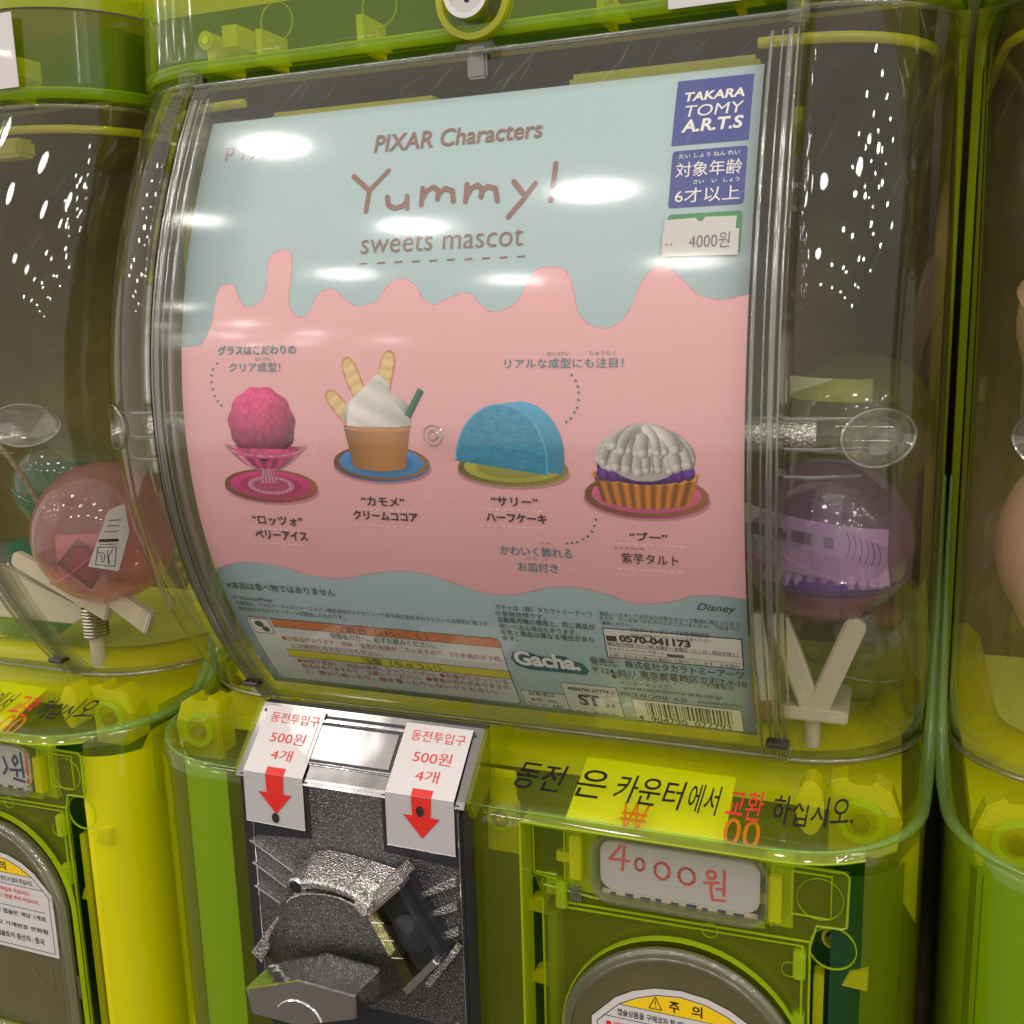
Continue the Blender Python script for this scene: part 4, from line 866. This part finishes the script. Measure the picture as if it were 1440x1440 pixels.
# printed pictures of the sweets, shaded by plain arithmetic on a fine grid of print dots
def srgb(h): return np.array([int(h[i:i+2], 16)/255 for i in (0, 2, 4)])
def picture(x0, x1, z0, z1, fn, name, st=.30):
    xs = np.arange(x0, x1, st); zs_ = np.arange(z0, z1, st); X, Z = np.meshgrid(xs, zs_)
    col = np.zeros(X.shape+(3,)); al = np.zeros(X.shape)
    def put(mask, c):
        m = mask[..., None]; np.copyto(col, np.broadcast_to(c, col.shape), where=m); al[mask] = 1
    fn(X, Z, put)
    idx = -np.ones(X.shape, int); keep = al > 0
    q = keep[:-1, :-1] & keep[1:, :-1] & keep[:-1, 1:] & keep[1:, 1:]
    used = np.zeros(X.shape, bool); used[:-1, :-1] |= q; used[1:, :-1] |= q; used[:-1, 1:] |= q; used[1:, 1:] |= q
    idx[used] = np.arange(used.sum()); v = [PF(x, z, .5) for x, z in zip(X[used], Z[used])]
    I, J = np.nonzero(q); f = np.stack([idx[I, J], idx[I, J+1], idx[I+1, J+1], idx[I+1, J]], 1).tolist()
    o = mesh(name, v, f, 'print', po)
    ca = o.data.color_attributes.new('Col', 'FLOAT_COLOR', 'POINT')
    c3 = np.clip(col[used], 0, 1); c3 = np.where(c3 <= .04045, c3/12.92, ((c3+.055)/1.055)**2.4)
    ca.data.foreach_set('color', np.concatenate([c3, np.ones((len(c3), 1))], 1).ravel()); return o
def el(X, Z, cx, cz, a, b): return ((X-cx)/a)**2+((Z-cz)/b)**2
def shade(c, k): return np.clip(srgb(c)*k[..., None], 0, 1)
def ball(X, Z, cx, cz, a, b):
    nx = (X-cx)/a; nz = (Z-cz)/b; nn = np.sqrt(np.clip(1-nx*nx-nz*nz, 0, 1)); return np.clip(.52+.38*nz-.12*nx+.30*nn, .25, 1.25)
def plate(X, Z, put, cx, cz, a, b, rim, body):
    put(el(X, Z, cx, cz-2.2, a*1.02, b*.95) < 1, shade('c88a92', np.ones_like(X)))
    put(el(X, Z, cx, cz-.9, a, b) < 1, shade(body, .75+.1*(X-cx)/a)); put(el(X, Z, cx, cz, a, b) < 1, shade(rim, 1+.15*(X-cx)/a))
    put(el(X, Z, cx, cz, a*.88, b*.86) < 1, shade(body, 1.0+.12*(Z-cz)/b)); put((el(X, Z, cx, cz, a*.66, b*.62) < 1), shade(body, .86+.1*(Z-cz)/b))
_rs = np.random.RandomState(5); _G = _rs.rand(64, 64)
def nz(X, Z, f):            # smooth value noise -1..1
    x, z = X*f+100.3, Z*f+57.7; i, j = np.floor(x).astype(int), np.floor(z).astype(int); u, v = x-i, z-j
    u = u*u*(3-2*u); v = v*v*(3-2*v); g = lambda a, c: _G[a % 64, c % 64]
    return 2*((g(i, j)*(1-u)+g(i+1, j)*u)*(1-v)+(g(i, j+1)*(1-u)+g(i+1, j+1)*u)*v)-1
def berry(X, Z, put):
    plate(X, Z, put, -82.9, -14.8, 24.2, 7.4, '8a5a35', 'c93f7c')
    put(el(X, Z, -82.6, -15, 12, 4.2) < 1, shade('c98aa2', 1+.2*np.sin(X*3)*.4)); put(el(X, Z, -82.6, -15, 9.5, 3) < 1, shade('b34a7a', np.ones_like(X)))
    hw = np.where(Z > -8, 4+17*np.clip((Z+8)/11, 0, 1)**.55, 2.5+2*np.clip((-8-Z)/6, 0, 1))
    put((abs(X+83.3) < hw) & (Z > -14) & (Z < 3), shade('c77f96', .95+.22*np.sin((X+83.3)/np.maximum(hw, 1)*14)))
    put((abs(X+83.3) < hw*.72) & (Z > -7.5) & (Z < 3), shade('b8406e', .95+.2*np.sin((X+83.3)/np.maximum(hw, 1)*14)))
    cr = 1+.10*nz(X, Z, .45)+.10*nz(X+9, Z, .9)+.05*nz(X, Z, 2)
    put(el(X, Z, -84, 12.6, 17.2, 16.4) < 1+.05*np.sin(np.arctan2(Z-12, X+84)*11), shade('d8447f', ball(X, Z, -84, 12.6, 17.6, 17)*cr*1.12))
    put((el(X, Z, -83.3, 1.5, 19.5, 4.5) < 1) & (Z < 1.5), shade('cf4f83', cr))
    e = el(X, Z, -83.3, 3.2, 21.5, 5.2); put((e < 1) & (e > .84) & (Z < 4), shade('d9a3b3', .95+.1*np.sin(X)))
def cocoa(X, Z, put):
    plate(X, Z, put, -26.3, -3.2, 22.8, 7.6, '8a6138', '4f8fc9')
    for cx, cz, a in ((-37, 31, .42), (-22.5, 33, -.22), (-43, 19, .75)):
        u = (X-cx)*math.cos(a)+(Z-cz)*math.sin(a); v = -(X-cx)*math.sin(a)+(Z-cz)*math.cos(a)
        v = v*(-1 if False else 1); e = (u/3.6)**2+(v/11)**4
        put(e < 1, shade('cf9248', 1+.08*np.sin(v))); put(e < .62, shade('e6c48a', 1+.05*np.sin(v*1.4)))
    put(el(X, Z, -26.8, 17, 16, 10) < 1, shade('ece6df', ball(X, Z, -26.8, 17, 16.5, 12)*1.05))
    put((abs(X+27.2+1.2*np.sin(Z*.35)) < 15*np.clip((34-Z)/19, 0, 1)**.75) & (Z > 12) & (Z < 34), shade('efeae4', .93+.045*np.sin((Z+X*.45)*.62)-.007*(X+27)+.02*nz(X, Z, .5)))
    u = (X+9.2)*.86+(Z-22)*-.5; v = (X+9.2)*.5+(Z-22)*.86
    put((abs(u) < 1.7) & (abs(v) < 6.5), shade('1d6b52', 1-.25*u/1.7))
    k = (Z+6)/18; wd = 12.2+3.6*k
    put((abs(X+27.2) < wd) & (Z > -7+1.8*((X+27)/14)**2) & (Z < 11.6+.9*((X+27)/15)**2), shade('bb8148', 1.0-.22*((X+27)/15)**2+.06*np.clip((X+27)/15, -1, 1)))
    e = el(X, Z, -27.2, 11.6, 16, 1.8); put((e < 1) & (Z < 11.8), shade('c98f57', np.ones_like(X)))
def halfcake(X, Z, put):
    plate(X, Z, put, 32.9, -4.0, 23.8, 7.0, '7f7430', 'b7b445')
    def arc(dx, dz, sc): return ((X-28.2-dx)/(20.0*sc))**2+((Z+1.6-dz-.02*(X-28))/(23.6*sc))**2
    back = (arc(8.5, 2.5, .93) < 1) & (Z > -2.0-.05*(X-28))
    for k in np.linspace(1, 0, 26): put((arc(8.5*k, 2.4*k, 1-.07*k) < 1) & (Z > -1.8-.10*(X-10)), shade('4ba8cf', .82+.28*np.clip((Z-2)/22, 0, 1)+.03*nz(X+9*k, Z, 1.2)))
    put((arc(0, 0, 1) < 1) & (Z > -1.6-.13*(X-8.5)), shade('2f8fb4', 1.0+.08*nz(X*.35, Z*1.6, .8)+.06*nz(X, Z, 1.3)+.05*(Z-8)/12))
    e = arc(0, 0, 1); put((e < 1) & (e > .93) & (Z > -1-.13*(X-8.5)), shade('55b3d6', np.ones_like(X)))
def tart(X, Z, put):
    plate(X, Z, put, 87.4, -13.4, 24.6, 8.6, '8a6138', 'd9688e')
    x = X-87.4; k = np.clip((Z+19)/13, 0, 1)
    put((abs(x) < 16.5+4.2*k) & (Z > -19+2.6*(x/18)**2) & (Z < -5.5), shade('b57432', 1+.22*np.sin(x*1.35/(.8+.2*k))-.15*(x/20)**2))
    e = el(X, Z, 87.4, -5.5, 21, 4.2+.6*np.sin(0)); put((e < 1+.06*np.sin(x*1.4)) & (Z < 0), shade('c98a3e', 1+.15*np.sin(x*1.4)))
    put((el(X, Z, 87.4, -2.5, 19.2, 6.8) < 1), shade('57267c', np.full_like(X, .8)))
    for cx in np.linspace(71, 104, 10):
        e = el(X, Z, cx, -4.6+.9*math.sin(cx*2), 2.9, 3.1); put(e < 1, shade('6f3794', 1.12-.45*e+.1*(Z+4)/3))
    put(el(X, Z, 87.2, 3.5, 15.5, 11.5) < 1, shade('b9b1ab', np.ones_like(X)))
    st = []
    for k in range(34):
        a = -1.45+2.9*((k*13) % 34)/33; ln = 1 if k < 20 else .72
        st.append((a, ln, 2.0+.35*math.sin(k*5.1)))
    for a, ln, wd in st:
        for q in np.linspace(.05, 1, 26):
            px_ = 87.2+18.5*math.sin(a)*math.sin(q*1.45)*ln; pz_ = 12.6-(18.5*(1-math.cos(q*1.45*ln)))*(.62+.38*math.cos(a*.9))+.6*math.sin(a*9)*q
            e = el(X, Z, px_, pz_, wd*(.75+.35*math.sin(q*2.6)), wd*.95); put(e < 1, shade('e3dcd4', 1.02-.26*e-.22*((X-px_)/wd)-.16*q+.1))
picture(-110, -57, -25, 31, berry, 'berry_ice_picture'); picture(-52, -2, -14, 45, cocoa, 'cream_cocoa_picture')
picture(8, 60, -15, 25, halfcake, 'half_cake_picture'); picture(61, 114, -26, 22, tart, 'purple_tart_picture')

# ------------------------------------------------------------ capsules and the things inside
def capsule(label, x, y, z, mat, lid, rot, r=.0375, group='toy capsules inside the machines'):
    t = root('capsule', label, 'capsule', group, (x, y, z-r)); OFF[t.name] = (0, 0, r)
    R_ = Matrix.Rotation(rot[0], 3, 'X') @ Matrix.Rotation(rot[1], 3, 'Y')
    def half(name, s, m, rr):
        bm = bmesh.new(); rows = []
        for i in range(13):
            a = math.pi/2*i/12; zz_, q = rr*math.sin(a)*s, rr*math.cos(a)
            rows.append([bm.verts.new(R_ @ Vector((q*math.cos(b), q*math.sin(b), zz_*.96+s*.001))) for b in np.linspace(0, 2*math.pi, 41)[:-1]])
        for a, b in zip(rows, rows[1:]):
            for k in range(40): bm.faces.new((a[k], a[(k+1) % 40], b[(k+1) % 40], b[k]))
        return from_bm(name, bm, m, t, True)
    half('cup', -1, mat, r); half('lid', 1, lid, r*.985)
    tube('seam', [tuple(R_ @ Vector((r*1.005*math.cos(b), r*1.005*math.sin(b), 0))) for b in np.linspace(0, 2*math.pi, 49)], .0007, lid, t, 6)
    return t, R_
def curved_slip(name, x0, x1, z0, z1, y, bow, tilt, mat, parent):
    rows = [[(x, y+bow*((x-x0)/(x1-x0)-.5)**2-.15*(z-z0), z+tilt*(x-x0)) for x in np.linspace(x0, x1, 9)] for z in np.linspace(z0, z1, 4)]
    return loft(name, rows, mat, parent)
# middle machine, right of the poster
c1, R1_ = capsule('lilac capsule with a white slip and purple tart toy, resting on the cream forks', .150, .080, -.0445, 'capsule_purple', 'capsule_purple', (.2, .35))
sp = curved_slip('paper_slip', -.034, .026, -.006, .0185, -.026, .05, -.16, 'paper', c1)
def slipfn(x, z, off): return (x/1000, -.0285+.0, z/1000)
for k, (x, w_) in enumerate(((-.030, .007), (-.019, .005), (-.012, .008), (.001, .004))):
    mesh('print_block', [(x, -.0312+.004*abs(k-1.2)*.2, .0085-.16*(x+.034)), (x+w_, -.0312, .0085-.16*(x+w_+.034)), (x+w_, -.0318, .0135-.16*(x+w_+.034)), (x, -.0318+.001*k*.2, .0135-.16*(x+.034))], [(0, 1, 2, 3)], 'ink_grey_ink', sp)
for k in range(6): tube('wave', [(.010+.0024*k+.0014*math.sin(a*3), -.0322+.0022*(k/5), .0100-.010*a-.0010*k) for a in np.linspace(0, 1, 8)], .00022, 'ink_grey_ink', sp, 5)
bm = bmesh.new()
for k in range(13):
    a = -1.3+2.6*k/12
    tube_bm(bm, [(.001+.016*math.sin(a)*.5, -.006-.008*math.cos(a), -.002), (.001+.024*math.sin(a), -.010-.014*math.cos(a)*.8, -.009), (.001+.026*math.sin(a), -.012-.014*math.cos(a)*.8, -.0165)], [.003, .0032, .0018], 8)
from_bm('toy_cream', bm, 'paper', c1, True)
bm = bmesh.new(); bmesh.ops.create_uvsphere(bm, u_segments=24, v_segments=10, radius=1)
for v in bm.verts: v.co = Vector((v.co.x*.027, -.004+v.co.y*.022, -.0165+v.co.z*.008))
pbr('toy_purple', (.10, .04, .28), .4); pbr('toy_crust', lin('a8754c'), .6); pbr('toy_pink', lin('b8487c'), .5)
from_bm('toy_filling', bm, 'toy_purple', c1, True)
bm = bmesh.new(); bmesh.ops.create_cone(bm, cap_ends=True, segments=28, radius1=.017, radius2=.026, depth=.011)
for v in bm.verts: v.co = Vector((v.co.x, v.co.y*.8-.002, v.co.z-.0265))
from_bm('toy_crust', bm, 'toy_crust', c1)
box('toy_plate', -.034, -.010, -.020, -.010, -.010, -.006, 'toy_pink', c1, .001, (.2, 'Y'))
loft('tape', [[(-.004+.012*q, -.0385+.004*abs(q-.5)+abs(z)*.35, z-.001*q-.25*0) for q in (0, .33, .66, 1)] for z in np.linspace(-.028, .026, 8)], 'film', c1)
mesh('film', [(.018, -.026, .006), (.034, -.010, -.003), (.020, -.024, -.012), (.026, -.022, -.001)], [(0, 1, 3), (3, 1, 2), (0, 3, 2)], 'film', c1)
c2, _ = capsule('pale yellow capsule lying behind the lilac one at rod height', .158, .147, -.002, 'capsule_yellow', 'capsule_yellow', (.1, -.3))
curved_slip('paper_slip', -.030, .008, .015, .026, -.024, .04, -.05, 'paper_yellow', c2)
c3, _ = capsule('clear capsule at the bottom behind the cream forks', .160, .135, -.100, 'capsule_clear', 'capsule_clear', (.4, .3))
for k, (x, z) in enumerate(((-.018, .010), (.016, .012))):
    bm = bmesh.new(); bmesh.ops.create_icosphere(bm, subdivisions=3, radius=.0075)
    for v in bm.verts: v.co = Vector((v.co.x+x, v.co.y-.02, v.co.z*.8+z))*1
    from_bm('toy_biscuit', bm, 'toy_crust', c3, True)
# turntable forks
def forks(parent, list_, x0):
    for a, b, w0, w1 in list_:
        a = Vector(a); b = Vector(b); d = (b-a).normalized(); s = d.cross(Vector((0, 1, 0))).normalized()
        bm = bmesh.new()
        loopf = [a-s*w0*.75+d*.0012, a-s*w0*.4-d*.0010, a+s*w0*.4-d*.0010, a+s*w0*.75+d*.0012, b+s*w1, b-s*w1]
        vf = [bm.verts.new(p) for p in loopf]; vb = [bm.verts.new(p+Vector((0, .006, .0))) for p in loopf]
        bm.faces.new(vf); bm.faces.new(vb[::-1])
        for k in range(6): bm.faces.new((vf[k], vb[k], vb[(k+1) % 6], vf[(k+1) % 6]))
        bmesh.ops.recalc_face_normals(bm, faces=bm.faces); bmesh.ops.bevel(bm, geom=bm.edges[:], offset=.0009, segments=2, affect='EDGES')
        from_bm('turntable_fork', bm, 'cream_plastic', parent)
forks(MAIN, [((.131, .062, -.0765), (.147, .066, -.120), .0062, .0048), ((.165, .060, -.0760), (.149, .066, -.120), .0062, .0048), ((.122, .066, -.078), (.128, .066, -.118), .004, .004)], 0)
box('turntable', .1335, .1625, .064, .10, -.1245, -.1185, 'cream_plastic', MAIN, .001)
tube('turntable_post', [(.147, .075, -.140), (.147, .075, -.122)], .0035, 'cream_plastic', MAIN, 14)
# left machine (coordinates relative to that machine)
forks(LEFT, [((.120, .070, -.0780), (.188, .062, -.1090), .0062, .0066), ((.083, .072, -.0790), (.158, .064, -.1045), .0064, .0060)], 0)
prism('turntable', [(.0, -.078), (.070, -.087), (.120, -.1065), (.152, -.104), (.118, -.119), (.0, -.119)], .078, .084, 'cream_plastic', LEFT, .001)
bm = bmesh.new()
for k in range(9): tube_bm(bm, [(.1385+.0068*math.cos(a), .075+.0068*math.sin(a), -.1065-.0020*k) for a in np.linspace(0, 2*math.pi, 17)], .0008, 6)
from_bm('spring', bm, 'steel', LEFT, True)
tube('post', [(.1385, .075, -.104), (.1385, .075, -.142)], .0045, 'cream_plastic', LEFT, 14)
cp, _ = capsule('rosy pink capsule with a white tag and printed slip in the left machine', -.2475, .076, -.0595, 'capsule_pink', 'capsule_pink', (.5, -.5), .041)
def turned(o, q=math.radians(42)): o.rotation_euler.z = q; return o
sl_ = turned(prism('printed_slip', [(-.026, -.010), (-.014, .003), (.001, -.012), (-.010, -.0265)], -.0300, -.0297, 'ink_grey_ink', cp)); prism('slip_face', [(-.0225, -.0105), (-.014, -.001), (-.0015, -.0125), (-.0105, -.0235)], -.0304, -.0301, 'capsule_pink', sl_)
turned(loft('paper_slip', [[(x, -.020-.006*math.cos(x*60), z) for x in np.linspace(-.026, .014, 7)] for z in (-.020, .004)], 'toy_paper', cp))
tg = turned(prism('tag', [(-.010, -.0105), (.005, -.0148), (.0125, .006), (.0115, .022), (.003, .019)], -.0425, -.0422, 'label_white', cp))
pt = lambda x, z, off: ((x-7.2)/1000, -.0425-off/1000, (z+8.6)/1000)
strokes('mark', [[(1.0, -18.5), (10.5, -20.5), (12.5, -10.0), (3.2, -9.0), (1.0, -18.5)], [(7.6, -11.4), (7.6, -18.6)], [(10.4, -11.0), (7.9, -14.8), (8.0, -18.3)], [(3.2, -12.0), (5.5, -12.4), (6.3, -14.2), (5.5, -16.6), (3.6, -17.4)], [(3.8, -13.4), (4.8, -14.4), (4.2, -16.0)]], .4, pt, .1, 'ink_black', tg)
strokes('mark', [[(4.6, -5.6), (13.2, -6.2)]], 1.7, pt, .1, 'ink_black', tg); strokes('mark', [[(4.6, -7.8), (12.8, -8.3)], [(7.2, -1), (14, -1.4)], [(9, 2), (15, 1.7)], [(10, 5), (16, 4.7)]], .5, pt, .1, 'ink_grey_ink', tg)
capsule('grey green frosted capsule behind the pink one in the left machine', -.3345, .140, -.0440, 'capsule_teal', 'capsule_clear', (.2, .3), .034)
ct, _ = capsule('dark teal capsule low in the left machine behind the cream forks', -.365, .130, -.116, 'capsule_teal', 'capsule_teal', (.3, 0), .036)
pbr('amber', lin('8a4a2c'), .4)
capsule('small amber brown capsule beside the pink one in the left machine', -.366, .165, -.0790, 'capsule_pink', 'amber', (.3, .2), .022)
co = root('cord', 'beige twisted cord hanging down beside the pink capsule', 'cord', None, (-.30, .09, -.08))
OFF[co.name] = (.30, -.09, .08)
tube('strand', [(-.345+.052*t_+.004*math.sin(t_*5), .085+.01*t_, .005-.078*t_**.9) for t_ in np.linspace(0, 1, 16)], .0014, 'cord', co, 8)
tube('strand', [(-.345+.052*t_+.004*math.sin(t_*5)+.0009*math.sin(t_*90), .0838+.01*t_, .005-.078*t_**.9) for t_ in np.linspace(0, 1, 90)], .0007, 'cord', co, 6)
# right machine: big beige capsules against the window
def beige(label, x, y, z, r, tilt):
    t = root('capsule', label, 'capsule', 'toy capsules inside the machines', (x, y, z-r)); OFF[t.name] = (0, 0, r)
    bm = bmesh.new(); bmesh.ops.create_uvsphere(bm, u_segments=40, v_segments=22, radius=r)
    from_bm('shell', bm, 'beige_capsule', t, True)
    R_ = Matrix.Rotation(tilt, 3, 'Y') @ Matrix.Rotation(.3, 3, 'X')
    bm = bmesh.new(); rows = []
    for q in (-.20, -.19, -.0, .01):
        k_ = math.sqrt(1-q*q); e = 1.0 if q in (-.20, .01) else 1.035
        rows.append([bm.verts.new(R_ @ Vector((r*k_*e*math.cos(b), r*k_*e*math.sin(b), r*q*1.6))) for b in np.linspace(0, 2*math.pi, 49)[:-1]])
    for a, b in zip(rows, rows[1:]):
        for k in range(48): bm.faces.new((a[k], a[(k+1) % 48], b[(k+1) % 48], b[k]))
    from_bm('collar', bm, 'beige_capsule', t, True)
    return t
beige('large beige capsule with a raised slanting collar at the right edge', .2625, .068, -.040, .046, -.75)
beige('beige capsule above the large one at the right edge', .2600, .075, .048, .040, .6)
beige('beige capsule high behind the window of the right machine', .285, .15, .09, .040, .2)
dk = circle(0, 0, 1, 24)
sk = root('round_sticker', 'round clear sticker on the beige capsule at the right edge', 'sticker', None, (.236, .022, -.006)); OFF[sk.name] = (0, 0, 0)
mesh('disc', [(.012*x+.004, .006*x*-1, .0145*z+.0) for x, z in dk], [tuple(range(24))], 'film', sk)
print('objects', len(bpy.data.objects), 'tris', sum(len(o.data.polygons) for o in bpy.data.objects if o.type == 'MESH'))
